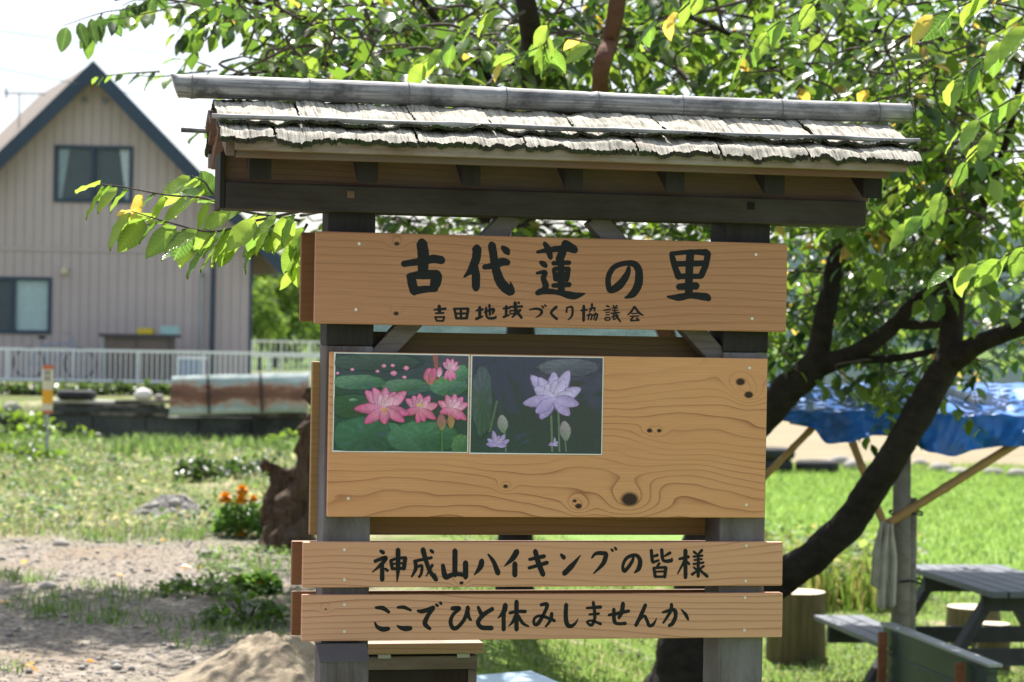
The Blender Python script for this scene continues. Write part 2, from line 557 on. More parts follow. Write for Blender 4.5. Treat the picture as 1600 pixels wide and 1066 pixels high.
MT['twig'] = mat_tree_bark('grey twig bark', (0.04, 0.032, 0.026), (0.13, 0.105, 0.09), (0.10, 0.085, 0.06))
MT['rotten'] = mat_tree_bark('rotten brown stump wood', (0.030, 0.019, 0.012), (0.125, 0.082, 0.052), (0.10, 0.085, 0.066), (34, 34, 5))
MT['leaf'] = mat_leaf('cherry leaf', 0.45)
MT['leaf_near'] = mat_leaf('veined cherry leaf', 0.52, 0.28, 0.5, vein=True)
MT['leaf_far'] = mat_leaf('far foliage', 0.4, 0.6, 0.2)
MT['grass'] = mat_leaf('grass blade', 0.40, 0.55, 0.3, (1.9, 1.9, 1.5))
MT['log_side'] = mat_tree_bark('peeled grey log side', (0.10, 0.072, 0.040), (0.20, 0.150, 0.088), (0.11, 0.09, 0.058), (30, 30, 3))
MT['log_top'] = mat_plain('sawn log top', (0.58, 0.49, 0.36), 0.85, 0.2, 14)
MT['table'] = mat_wood('weathered slate grey table plank', (0.10, 0.108, 0.125), (0.16, 0.168, 0.19), (0.045, 0.048, 0.055), K=90, A=5, seed=7.7, rough=0.6, fib=0.2)
MT['table_leg'] = mat_plain('dark table frame', (0.055, 0.055, 0.058), 0.8, 0.3, 9)
MT['cloth'] = mat_plain('grimy white cloth', (0.40, 0.37, 0.32), 0.95, 0.25, 14, bump=0.4)
MT['grey_pole'] = mat_tree_bark('weathered grey pole', (0.15, 0.135, 0.115), (0.27, 0.245, 0.21), (0.10, 0.09, 0.075))
MT['green_steel'] = mat_plain('green painted steel', (0.045, 0.062, 0.062), 0.4, 0.2, 4, 0.5, 0.2, dirt=(0.035, 0.05, 0.048))
MT['rust'] = mat_plain('rust brown steel', (0.20, 0.075, 0.035), 0.8, 0.35, 12)

def mat_tarp():
    t = NT('blue tarpaulin')
    p = t.coord()
    n = t.noise(p, 4.5, 5, 0.6)
    w = t.noise(p, 6, 3, 0.55, 0.8)
    c = t.ramp(n, [(0.3, (0.012, 0.110, 0.44)), (0.75, (0.022, 0.180, 0.62))])
    c = t.mix(t.ramp(t.noise(p, 2.0, 5, 0.65), [(0.52, (0, 0, 0)), (0.70, (0.8,) * 3)]), c, (0.045, 0.055, 0.065))
    t.bump(w, 0.22, 0.05)
    return t.fin(c, 0.36, 0.4)
MT['tarp'] = mat_tarp()
MT['blue_sheet'] = mat_plain('pale blue sheet', (0.40, 0.52, 0.62), 0.35, 0.15, 7)
MT['orange'] = mat_plain('orange petal', (0.90, 0.38, 0.012), 0.6, 0.3, 60)
MT['pebble'] = mat_plain('grey pebble', (0.27, 0.25, 0.23), 0.9, 0.35, 9, bump=0.3)

# ------------------------------------------------------------------ ground
def mat_ground():
    t = NT('ground soil gravel and turf')
    p = t.pos()
    o = t.sep(p)
    x, y = o[0], o[1]
    big = t.noise(p, 0.55, 5, 0.6)
    med = t.noise(p, 3.0, 5, 0.65)
    fine = t.noise(p, 26, 4, 0.7)
    vor = t.n('ShaderNodeTexVoronoi')
    t.put(vor.inputs['Vector'], p)
    vor.inputs['Scale'].default_value = 30
    gravel = t.ramp(t.math('ADD', t.math('MULTIPLY', fine, 0.6), t.math('MULTIPLY', vor.outputs['Distance'], 0.55)),
                    [(0.28, (0.05, 0.04, 0.032)), (0.50, (0.185, 0.155, 0.125)), (0.75, (0.31, 0.27, 0.225))])
    gravel = t.mix(t.ramp(big, [(0.50, (0, 0, 0)), (0.68, (0.75,) * 3)]), gravel, (0.22, 0.165, 0.112))
    gravel = t.mix(t.ramp(med, [(0.60, (0, 0, 0)), (0.72, (0.55,) * 3)]), gravel, (0.12, 0.14, 0.055))
    turf = t.ramp(med, [(0.3, (0.055, 0.085, 0.020)), (0.52, (0.11, 0.155, 0.035)), (0.74, (0.20, 0.20, 0.085))])
    turf = t.mix(t.math('MULTIPLY', fine, 0.55), turf, (0.05, 0.055, 0.020))
    dry = t.ramp(med, [(0.3, (0.16, 0.155, 0.075)), (0.7, (0.36, 0.32, 0.20))])
    # gravel apron on the left near side, turf on the bank behind it
    edge = t.math('ADD', y, t.math('MULTIPLY_ADD', med, 3.4, -1.7))
    edge = t.math('ADD', edge, t.math('MULTIPLY', t.math('MAXIMUM', t.math('ADD', x, 2.2), 0.0), 1.5))
    g_bank = t.math('DIVIDE', t.math('SUBTRACT', edge, 15.2), 2.2, clamp=True)
    left = t.mix(g_bank, gravel, t.mix(t.ramp(big, [(0.42, (0, 0, 0)), (0.62, (1, 1, 1))]), turf, dry))
    # right side: turf, rice, then the tilled field
    til = t.math('DIVIDE', t.math('SUBTRACT', t.math('ADD', y, t.math('MULTIPLY', big, 2.0)), 37.0), 1.6, clamp=True)
    rice = t.ramp(med, [(0.3, (0.14, 0.23, 0.05)), (0.7, (0.20, 0.30, 0.075))])
    ric = t.math('DIVIDE', t.math('SUBTRACT', y, 17.6), 1.2, clamp=True)
    soil = t.ramp(t.noise(t.map(p, scale=(0.5, 3, 1)), 1.2, 5, 0.6), [(0.3, (0.20, 0.165, 0.105)), (0.7, (0.32, 0.27, 0.18))])
    lawn = t.mix(t.ramp(med, [(0.55, (0, 0, 0)), (0.70, (1, 1, 1))]), t.ramp(fine, [(0.3, (0.09, 0.15, 0.022)), (0.7, (0.17, 0.24, 0.045))]), (0.34, 0.27, 0.18))
    right = t.mix(ric, lawn, rice)
    right = t.mix(til, right, soil)
    far = t.math('DIVIDE', t.math('SUBTRACT', y, 62.0), 8.0, clamp=True)
    sd = t.math('DIVIDE', t.math('ADD', t.math('ADD', x, 1.0), t.math('MULTIPLY_ADD', med, 1.4, -0.7)), 0.9, clamp=True)
    c = t.mix(sd, left, right)
    c = t.mix(far, c, (0.085, 0.135, 0.030))
    t.bump(t.math('ADD', fine, vor.outputs['Distance']), 0.6, 0.03)
    return t.fin(c, 0.95, 0.1)

def axis(vals):
    out = []
    for a, b, st in vals:
        n = max(1, int(round((b - a) / st)))
        out += [a + (b - a) * i / n for i in range(n)]
    out.append(vals[-1][1])
    return out
gx = axis([(-3000, -400, 260), (-400, -60, 34), (-60, -14, 2.3), (-14, -6, 0.4), (-6, 6, 0.12), (6, 14, 0.4), (14, 60, 2.3), (60, 400, 34), (400, 3000, 260)])
gy = axis([(-40, 0, 4), (0, 6, 0.5), (6, 20, 0.14), (20, 40, 0.28), (40, 60, 0.8), (60, 140, 6), (140, 600, 46), (600, 4000, 340)])
gv = np.array([(x, y, terrain(x, y)) for y in gy for x in gx], np.float32)
nx = len(gx)
ii, jj = np.meshgrid(np.arange(nx - 1), np.arange(len(gy) - 1))
a0 = (jj * nx + ii).ravel()
gf = np.stack([a0, a0 + 1, a0 + 1 + nx, a0 + nx], 1)
ground = np_mesh('ground', gv, gf.ravel(), np.full(len(gf), 4), mat_ground(), smooth=True)
kind(ground, 'structure')

# distant wooded hills; distance haze is put into their blue-green colour
def hills(name, y0, ztop, col, seed, x0=-1500, x1=1500):
    n, m = 160, 14
    vs_, fs = [], []
    for j in range(m):
        for i in range(n):
            x = x0 + (x1 - x0) * i / (n - 1)
            s = j / (m - 1)
            hgt = ztop * (0.62 + 0.5 * mnoise.noise(Vector((x / 330, seed, 0))) + 0.13 * mnoise.noise(Vector((x / 60, seed, 4))) + 0.05 * mnoise.noise(Vector((x / 14, j * .7, 4))))
            vs_.append((x, y0 + s * 420, -3 + hgt * math.sin(s * math.pi / 2)))
    for j in range(m - 1):
        for i in range(n - 1):
            fs.append((j * n + i, j * n + i + 1, (j + 1) * n + i + 1, (j + 1) * n + i))
    t = NT(name + ' forest')
    p = t.pos()
    c = t.ramp(t.noise(p, 0.05, 6, 0.7), [(0.3, tuple(q * 0.7 for q in col)), (0.7, tuple(q * 1.3 for q in col))])
    t.bump(t.noise(p, 0.12, 5, 0.7), 1.0, 8)
    b = MB()
    b.add(vs_, fs)
    return kind(b.build(name, t.fin(c, 1.0, 0.0), None, True), 'structure')
water = MB()
water.add([(0.6, 61, -0.50), (90, 61, -0.50), (160, 230, -0.50), (3, 230, -0.50)], [(0, 1, 2, 3)])
tw = NT('flooded paddy water')
tw.bump(tw.noise(tw.pos(), 3.0, 3), 0.06, 0.02)
kind(water.build('paddy_water', tw.fin((0.05, 0.055, 0.05), 0.04, 0.6)), 'structure')
hills('hills', 1100, 104, (0.060, 0.090, 0.085), 3.3)

# ------------------------------------------------------------------ information sign
TH = math.radians(11.41)
SD = 5.14
UX = Vector((math.cos(TH), math.sin(TH), 0))
UY = Vector((-math.sin(TH), math.cos(TH), 0))
SO = Vector((0, SD, 0))
def S(u, v, yl=0.0):
    """photo pixel -> sign-local (x, z) on the local plane y = yl"""
    d = rayd(u, v)
    o = SO + UY * yl
    t = (o - CAM).dot(UY) / d.dot(UY)
    p = CAM + d * t - SO
    return p.dot(UX), p.z
def SX(u, v, yl=0.0):
    return S(u, v, yl)[0]
def SZ(u, v, yl=0.0):
    return S(u, v, yl)[1]

sign = tag(empty('notice_board', SO, TH), 'wooden roofed notice board with black brush lettering, bark roof and bamboo ridge', 'notice board')

# posts
PF, PB = 0.026, 0.146          # front and back of the posts
BT = 0.024                     # thickness of the front boards
def post(uL, uR, vref):
    x0, x1 = SX(uL, vref, PF), SX(uR, vref, PF)
    return x0, x1
LX0 = SX(507, 700, PF) ; LX1 = SX(573, 830, PF)
LX1 = LX0 + 0.105
RX0 = SX(1121, 1040, PF); RX1 = RX0 + 0.108
zb = SZ(800, 545, PF)
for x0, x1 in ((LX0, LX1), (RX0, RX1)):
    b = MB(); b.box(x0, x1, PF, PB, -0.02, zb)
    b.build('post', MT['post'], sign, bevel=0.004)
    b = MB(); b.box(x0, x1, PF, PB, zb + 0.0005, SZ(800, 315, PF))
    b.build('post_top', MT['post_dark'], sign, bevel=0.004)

# boards with their own grain
def kn(u, v, r, B):
    x, z = S(u, v)
    return (x, z, r, B)
mb1 = mat_wood('cedar heading board', CEDAR, (0.48, 0.240, 0.130), (0.15, 0.05, 0.022), K=60, A=9.0, sx=0.7, sz=2.2, seed=11.0, fib=0.28, sharp=8.0,
               knots=[kn(620, 381, .0045, 1.4), kn(619, 490, .004, 1.2)], lstr=0.75)
mb2 = mat_wood('pine notice panel', (0.59, 0.278, 0.125), (0.64, 0.322, 0.152), (0.17, 0.040, 0.014), K=40, A=17.0, sx=1.2, sz=3.4, seed=23.0, fib=0.2,
               knots=[kn(984, 780, .0145, 3.6), kn(1157, 597, .008, 2.6), kn(1170, 617, .0075, 2.6), kn(1015, 673, .0048, 1.2), kn(1030, 673, .004, 1.2),
                      kn(904, 791, .006, 2.0), kn(898, 783, .0035, 1.0), kn(790, 760, .004, 2.0)], lstr=1.3, sharp=8.0)
mb3 = mat_wood('cedar message board', (0.55, 0.285, 0.162), (0.60, 0.325, 0.190), (0.24, 0.09, 0.045), K=60, A=9, sx=1.1, sz=4.5, seed=31.0, fib=0.10,
               knots=[kn(721, 911, .004, 1.5)], lstr=0.85, sharp=7.0)
mb4 = mat_wood('cedar lower message board', (0.53, 0.278, 0.162), (0.59, 0.320, 0.190), (0.24, 0.09, 0.045), K=55, A=9, sx=0.9, sz=4.2, seed=47.0, fib=0.10,
               knots=[kn(509, 952, .002, 7.0)], lstr=0.85, sharp=7.0)
RECT = {}
def front_board(name, label, tl, tr, br, bl, mat, y=0.0):
    x0 = (SX(*tl) + SX(*bl)) / 2; x1 = (SX(*tr) + SX(*br)) / 2
    z1 = (SZ(*tl) + SZ(*tr)) / 2; z0 = (SZ(*bl) + SZ(*br)) / 2
    b = MB(); b.box(x0, x1, y, y + BT, z0, z1)
    o = b.build(name, mat, sign, bevel=0.0022)
    o['label'] = label
    RECT[name] = (x0, x1, z0, z1)
    return o
B1 = front_board('heading_board', 'wide cedar board with large brush characters on top', (493.8, 362.2), (1230.4, 379.7), (1228.8, 519), (491.5, 505.8), mb1)
B2 = front_board('notice_panel', 'knotty pine panel carrying two laminated photographs', (516.3, 548.5), (1199.8, 561.8), (1194.8, 810), (511.2, 806.9), mb2)
B3 = front_board('message_board', 'narrow cedar board greeting hikers', (473.5, 847.3), (1223.3, 847.2), (1222.8, 916), (473.5, 917.8), mb3)
B4 = front_board('lower_message_board', 'lowest narrow cedar board inviting a rest', (472.5, 931), (1223.3, 926), (1222.5, 994.8), (471.5, 1003.6), mb4)
# boards on the rear face, peeping out on the left
YB = PB + 0.0015
def rear_board(u0, v0, u1r, v1, mat, name='rear_board', back=0.024):
    x0 = SX(u0, (v0 + v1) / 2, YB); x1 = SX(u1r, (v0 + v1) / 2, YB)
    b = MB(); b.box(x0, x1, YB, YB + back, SZ(u0, v1, YB), SZ(u0, v0, YB))
    b.build(name, mat, sign, bevel=0.002)
rear_board(470, 363, 1195, 502, MT['back_board'])
rear_board(486, 565, 1168, 836, mat_wood('ochre rear panel', (0.30, 0.17, 0.060), (0.37, 0.215, 0.08), (0.18, 0.09, 0.03), seed=13.0, K=60, A=6), 'rear_panel')
rear_board(456, 846, 1190, 914, MT['back_board'])
rear_board(456, 925, 1190, 993, MT['back_board'])
# rail behind the gap below the heading board
b = MB(); b.box(LX1 + 0.0004, RX0 - 0.0004, PF + 0.075, PF + 0.105, SZ(800, 560, .1), SZ(800, 522, .1))
b.build('rail', mat_wood('olive brown rail', (0.11, 0.072, 0.028), (0.16, 0.105, 0.045), (0.06, 0.035, 0.015), seed=3.0), sign)

# diagonal braces
def brace(pa, pb):
    yl = PF + 0.035
    xa, za = S(*pa, yl); xb, zb_ = S(*pb, yl)
    b = MB(); b.bar((xa, yl, za), (xb, yl, zb_), 0.045, 0.05, up=(0, 1, 0), ext=0.02)
    b.build('brace', MT['brace'], sign, bevel=0.003)
brace((588, 560), (792, 345))
brace((1122, 563), (935, 350))

# ---- roof
BFY = -0.004
bx0 = SX(352, 305, BFY); bx1 = SX(1354, 333, BFY)
bz0 = (SZ(351, 327, BFY) + SZ(1352, 353, BFY)) / 2
bz1 = (SZ(353, 284, BFY) + SZ(1357, 314, BFY)) / 2
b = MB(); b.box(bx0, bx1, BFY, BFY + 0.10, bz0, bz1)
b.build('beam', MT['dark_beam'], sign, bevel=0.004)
# recessed board above the beam
b = MB(); b.box(bx0 - 0.008, bx1 + 0.012, BFY + 0.022, BFY + 0.055, bz1 + 0.0006, bz1 + 0.066)
b.build('frieze_board', mat_wood('brown frieze', (0.115, 0.058, 0.042), (0.165, 0.092, 0.070), (0.05, 0.024, 0.018), seed=5.5, weather=(0.075, 0.052, 0.048)), sign)
# end plate on the left gable
b = MB(); b.box(bx0 - 0.012, bx0 - 0.0006, BFY + 0.001, BFY + 0.16, bz0 + 0.001, bz1 + 0.065)
b.build('end_plate', MT['dark_beam_y'], sign, bevel=0.002)
# square pegs
for u, v in ((548, 304), (1173, 322)):
    x, z = S(u, v, BFY)
    b = MB(); b.box(x - 0.008, x + 0.008, BFY - 0.003, BFY + 0.01, z - 0.008, z + 0.008)
    o = b.build('peg', MT['hole'] if u > 1000 else MT['eave_brown'], sign)
# rafters
YR = 0.086               # ridge line depth
EY = -0.150              # eave depth
EZ = (SZ(372, 221, EY) + SZ(1437, 255, EY)) / 2 + 0.023
RZ = SZ(800, 181, YR)
SL = (RZ - EZ) / (YR - EY)
def roofz(y):
    return RZ - SL * abs(y - YR)
RFY = -0.075
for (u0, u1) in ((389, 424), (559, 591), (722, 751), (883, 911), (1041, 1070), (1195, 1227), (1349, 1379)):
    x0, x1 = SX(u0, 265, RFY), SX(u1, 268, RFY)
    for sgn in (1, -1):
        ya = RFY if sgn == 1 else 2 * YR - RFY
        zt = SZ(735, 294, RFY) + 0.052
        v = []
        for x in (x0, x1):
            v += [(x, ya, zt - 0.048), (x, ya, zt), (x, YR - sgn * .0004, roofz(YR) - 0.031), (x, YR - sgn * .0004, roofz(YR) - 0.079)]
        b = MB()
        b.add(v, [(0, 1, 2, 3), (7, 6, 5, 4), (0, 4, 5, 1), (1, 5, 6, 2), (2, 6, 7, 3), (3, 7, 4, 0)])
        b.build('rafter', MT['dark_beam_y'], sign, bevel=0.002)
# boarding under the bark, front and rear slopes (three planks each), eave strips
rx0 = SX(345, 220, EY); rx1 = SX(1418, 262, EY)
for sgn in (1, -1):
    for k in range(3):
        f0, f1 = k / 3 + 0.004, (k + 1) / 3 - 0.004
        pts = []
        for f in (f0, f1):
            y = YR - sgn * (YR - EY) * f * 0.985
            z = roofz(y)
            pts.append((y, z))
        (ya, za), (yb_, zb_) = pts
        v = []
        xo = 0.012 * ((k * 7) % 3 - 1)
        for x in (rx0 + xo, rx1 - 0.02 + xo):
            v += [(x, ya, za - 0.028), (x, ya, za - 0.012), (x, yb_, zb_ - 0.012), (x, yb_, zb_ - 0.028)]
        b = MB(); b.add(v, [(0, 1, 2, 3), (7, 6, 5, 4), (0, 4, 5, 1), (1, 5, 6, 2), (2, 6, 7, 3), (3, 7, 4, 0)])
        b.build('roof_plank', MT['eave_brown'], sign)
zt = roofz(EY) - 0.018
b = MB(); b.box(rx0 + 0.03, rx1, EY - 0.002, EY + 0.020, zt - 0.024, zt)
b.build('eave_board', MT['eave'], sign, bevel=0.002)
b = MB(); b.box(rx0 + 0.035, rx1 - 0.035, EY + 0.021, EY + 0.042, zt - 0.038, zt - 0.004)
b.build('eave_board', MT['eave_brown'], sign, bevel=0.002)
yy = 2 * YR - EY
b = MB(); b.box(rx0 + 0.005, rx1 - 0.02, yy - 0.020, yy + 0.002, zt - 0.033, zt)
b.build('eave_board', MT['eave'], sign, bevel=0.002)
# sloped barge pieces seen on the left gable
for k, (dx, lo) in enumerate(((0.0, 0.03), (0.022, 0.045))):
    for sgn in (1, -1):
        if sgn == 1 and k == 1:
            continue
        v = []
        ye = YR - sgn * (YR - EY) * 0.93
        for x in (rx0 + 0.012 + dx, rx0 + 0.030 + dx):
            v += [(x, ye, roofz(ye) - 0.029 - lo), (x, ye, roofz(ye) - 0.029), (x, YR - sgn * .001, RZ - 0.029), (x, YR - sgn * .001, RZ - 0.029 - lo)]
        b = MB(); b.add(v, [(0, 1, 2, 3), (7, 6, 5, 4), (0, 4, 5, 1), (1, 5, 6, 2), (2, 6, 7, 3), (3, 7, 4, 0)])
        b.build('barge_board', MT['eave'] if k else MT['eave_brown'], sign)

# bark sheets: thick, ragged, fibrous
def bark_sheet(x0, x1, f0, f1, lift, thick, sgn, seed, skew=0.0):
    nx_, ny_ = max(12, int((x1 - x0) / 0.0035)), 22
    vt, vb = [], []
    for j in range(ny_ + 1):
        for i in range(nx_ + 1):
            s = i / nx_
            x = x0 + (x1 - x0) * s
            rag = 0.012 * mnoise.noise(Vector((x * 60, seed, 0))) + 0.030 * mnoise.noise(Vector((x * 310, seed, 2))) + 0.012 * mnoise.noise(Vector((x * 9, seed, 5))) - 0.10 * max(0.0, mnoise.noise(Vector((x * 21, seed, 8))) - .38)
            f = f0 + (f1 + rag - f0) * j / ny_
            ex = 0.004 * mnoise.noise(Vector((seed, f * 30, 3))) if i in (0, nx_) else 0
            y = YR - sgn * (YR - EY) * f
            strip = math.floor(x * 190 + 5 * mnoise.noise(Vector((x * 6, 0, seed))))
            hsh = math.sin(strip * 12.9898 + seed * 3.1) * 43758.5453
            hsh -= math.floor(hsh)
            dz = 0.0022 * hsh + 0.008 * mnoise.noise(Vector((x * 12, f * 3, seed))) + 0.004 * mnoise.noise(Vector((x * 40, f * 9, seed)))
            dz += 0.010 * max(0, (j / ny_ - 0.75)) * mnoise.noise(Vector((x * 25, seed, 9))) * 4
            z = roofz(y) + lift + dz - 0.006 * max(0, f - 0.96) / 0.06
            xs = x + ex - 0.012 * f * sgn * skew
            vt.append((xs, y, z))
            vb.append((xs, y, z - thick * (0.8 + 0.4 * hsh)))
    n = nx_ + 1
    b = MB()
    ft = [(j * n + i, j * n + i + 1, (j + 1) * n + i + 1, (j + 1) * n + i) for j in range(ny_) for i in range(nx_)]
    m = len(vt)
    fb = [tuple(m + q for q in reversed(f)) for f in ft]
    fs = []
    for i in range(nx_):
        fs.append((i, m + i, m + i + 1, i + 1))
        k = ny_ * n + i
        fs.append((k, k + 1, m + k + 1, m + k))
    for j in range(ny_):
        fs.append((j * n, (j + 1) * n, m + (j + 1) * n, m + j * n))
        k = j * n + nx_
        fs.append((k, m + k, m + k + n, k + n))
    b.add(vt + vb, ft + fb + fs)
    o = b.build('bark_sheet', MT['bark_sheet'], sign)
    o.data.materials.append(MT['bark_under'])
    nt = len(ft)
    mi = np.zeros(len(o.data.polygons), np.int32)
    mi[nt:] = 1
    o.data.polygons.foreach_set('material_index', mi)
    return o
kx0, kx1 = rx0 - 0.004, SX(1440, 240, EY)
cuts = [0.0, 0.115, 0.275, 0.385, 0.50, 0.635, 0.735, 0.86, 1.0]
for sgn in (1, -1):
    for k in range(len(cuts) - 1):
        a, c_ = kx0 + (kx1 - kx0) * cuts[k], kx0 + (kx1 - kx0) * cuts[k + 1]
        bark_sheet(a + 0.002, c_ - 0.002 + 0.006 * (k % 2), 0.0, 0.83, 0.010 + 0.002 * (k % 3), 0.007, sgn, 3.1 * k + sgn)
    cut2 = [0.0, 0.075, 0.27, 0.42, 0.58, 0.70, 0.83, 1.0]
    for k in range(len(cut2) - 1):
        a, c_ = kx0 + (kx1 - kx0) * cut2[k], kx0 + (kx1 - kx0) * cut2[k + 1]
        bark_sheet(a + 0.003, c_ - 0.003, 0.45, 1.05, -0.004 + 0.001 * (k % 2), 0.011, sgn, 40 + 2.3 * k + sgn)
# split bamboo batten holding the bark down
for sgn in (1, -1):
    pts, rad = [], []
    xa, xb = SX(300, 195, EY) if sgn == 1 else rx0 - 0.06, SX(1449, 236, EY)
    xa = kx0 - 0.012 if sgn == 1 else xa
    for i in range(41):
        s = i / 40
        x = xa + (xb - xa) * s
        f = 0.80
        y = YR - sgn * (YR - EY) * f
        z = roofz(y) + 0.017 + 0.0035 * mnoise.noise(Vector((x * 5, sgn, 1)))
        pts.append((x, y, z))
        rad.append(0.0055 * (1 + (0.22 if i % 9 == 4 else 0)))
    b = MB(); b.tube(pts, rad, 8)
    b.build('batten', MT['bamboo'], sign, True)
# bamboo ridge pole with its nodes
ax, az = S(270, 139, YR); cx_, cz_ = S(1421, 174, YR)
rz_ = (az + cz_) / 2
nodes = [0.024, 0.175, 0.305, 0.435, 0.56, 0.676, 0.815, 0.953]
prof = []
for i in range(121):
    s = i / 120
    r = 0.0262 - 0.003 * s
    for q in nodes:
        r += 0.0016 * math.exp(-((s - q) / 0.0045) ** 2) - 0.0011 * math.exp(-((s - q + 0.009) / 0.004) ** 2)
    prof.append((s, r))
b = MB(); b.tube([(ax + (cx_ - ax) * s, YR, rz_ + 0.002 * math.sin(s * 7)) for s, r in prof], [r for s, r in prof], 20)
rp = b.build('ridge_pole', MT['bamboo'], sign, True)
# slanted cut at the left end
for vtx in rp.data.vertices:
    if abs(vtx.co.x - ax) < 0.004:
        vtx.co.x += -(vtx.co.z - rz_) * 0.35 + 0.004
for q in nodes:
    x = ax + (cx_ - ax) * q
    b = MB(); b.tube([(x - 0.0012, YR, rz_ + 0.002 * math.sin(q * 7)), (x + 0.0012, YR, rz_ + 0.002 * math.sin(q * 7))], 0.0281 - 0.003 * q, 20)
    b.build('bamboo_node', MT['bamboo_node'], rp, True)
# screws
def screw(u, v, par):
    x, z = S(u, v)
    b = MB()
    b.tube([(x, 0.001, z), (x, -0.0012, z)], 0.0034, 12)
    s = b.build('screw', MT['screw'], par)
for u, v, p in ((561, 381, B1), (556, 484, B1), (1181, 398, B1), (1175, 498, B1), (1171, 575, B2), (1166, 789, B2), (544, 779, B2),
                (538, 859, B3), (538, 906, B3), (1166, 853, B3), (1165, 908, B3), (538, 945, B4), (538, 987, B4), (1164, 934, B4), (1163, 985, B4)):
    screw(u, v, p)

# ---- brush lettering: strokes given as (x, y, width) in enlarged crops of the photograph
def char(par, org, sc, strokes, seed=0, bold=1.12):
    b = MB()
    lay = -0.0004
    for si, st in enumerate(strokes):
        st = [(p[0], p[1], p[2]) for p in st]
        # Catmull-Rom through the points
        pts = []
        P = [st[0]] + st + [st[-1]]
        for i in range(1, len(P) - 2):
            for k in range(6):
                t = k / 6
                q = []
                for a in range(3):
                    p0, p1, p2, p3 = P[i - 1][a], P[i][a], P[i + 1][a], P[i + 2][a]
                    q.append(0.5 * (2 * p1 + (p2 - p0) * t + (2 * p0 - 5 * p1 + 4 * p2 - p3) * t * t + (3 * p1 - p0 - 3 * p2 + p3) * t ** 3))
                pts.append(q)
        pts.append(list(st[-1]))
        lay_y = lay - 0.00006 * si
        L, R = [], []
        for i, q in enumerate(pts):
            a = pts[max(0, i - 1)]; c = pts[min(len(pts) - 1, i + 1)]
            dx, dy = c[0] - a[0], c[1] - a[1]
            l = math.hypot(dx, dy) or 1
            nx_, ny_ = -dy / l, dx / l
            w = max(2.0, q[2] * bold) / 2
            wl = w * (1 + 0.10 * mnoise.noise(Vector((q[0] * .03, q[1] * .03, seed + si))))
            wr = w * (1 + 0.10 * mnoise.noise(Vector((q[0] * .03, q[1] * .03, seed + si + 50))))
            L.append((q[0] + nx_ * wl, q[1] + ny_ * wl)); R.append((q[0] - nx_ * wr, q[1] - ny_ * wr))
        def cap(i0, i1, q):
            dx, dy = pts[i1][0] - pts[i0][0], pts[i1][1] - pts[i0][1]
            a0 = math.atan2(dy, dx)
            w = max(2.0, q[2] * bold) / 2
            return [(q[0] + math.cos(a0 + t) * w * .8, q[1] + math.sin(a0 + t) * w * .9) for t in (1.05, 0.55, 0.0, -0.55, -1.05)]
        e = cap(-2, -1, pts[-1]); s_ = cap(1, 0, pts[0])
        def loc(p):
            x, z = S(org[0] + p[0] / sc, org[1] + p[1] / sc, lay_y)
            return (x, lay_y, z)
        n = len(L)
        vs_ = [loc(p) for p in L] + [loc(p) for p in R]
        fs = [(i, i + 1, n + i + 1, n + i) for i in range(n - 1)]
        k0 = len(vs_)
        vs_ += [loc(p) for p in e]
        fs.append((n - 1, k0, k0 + 1, k0 + 2, k0 + 3, k0 + 4, 2 * n - 1))
        k1 = len(vs_)
        vs_ += [loc(p) for p in s_]
        fs.append((n, k1, k1 + 1, k1 + 2, k1 + 3, k1 + 4, 0))
        b.add(vs_, fs)
    return b.build('character', MT['ink'], par)
A_ = ((600, 365), 1600 / 220); B_ = ((820, 365), 1600 / 310); C_ = ((660, 470), 1600 / 190); D_ = ((830, 470), 1600 / 190)
E_ = ((570, 850), 1600 / 280); F_ = ((830, 850), 1600 / 290); G_ = ((570, 930), 1600 / 280); H_ = ((830, 930), 1600 / 270)
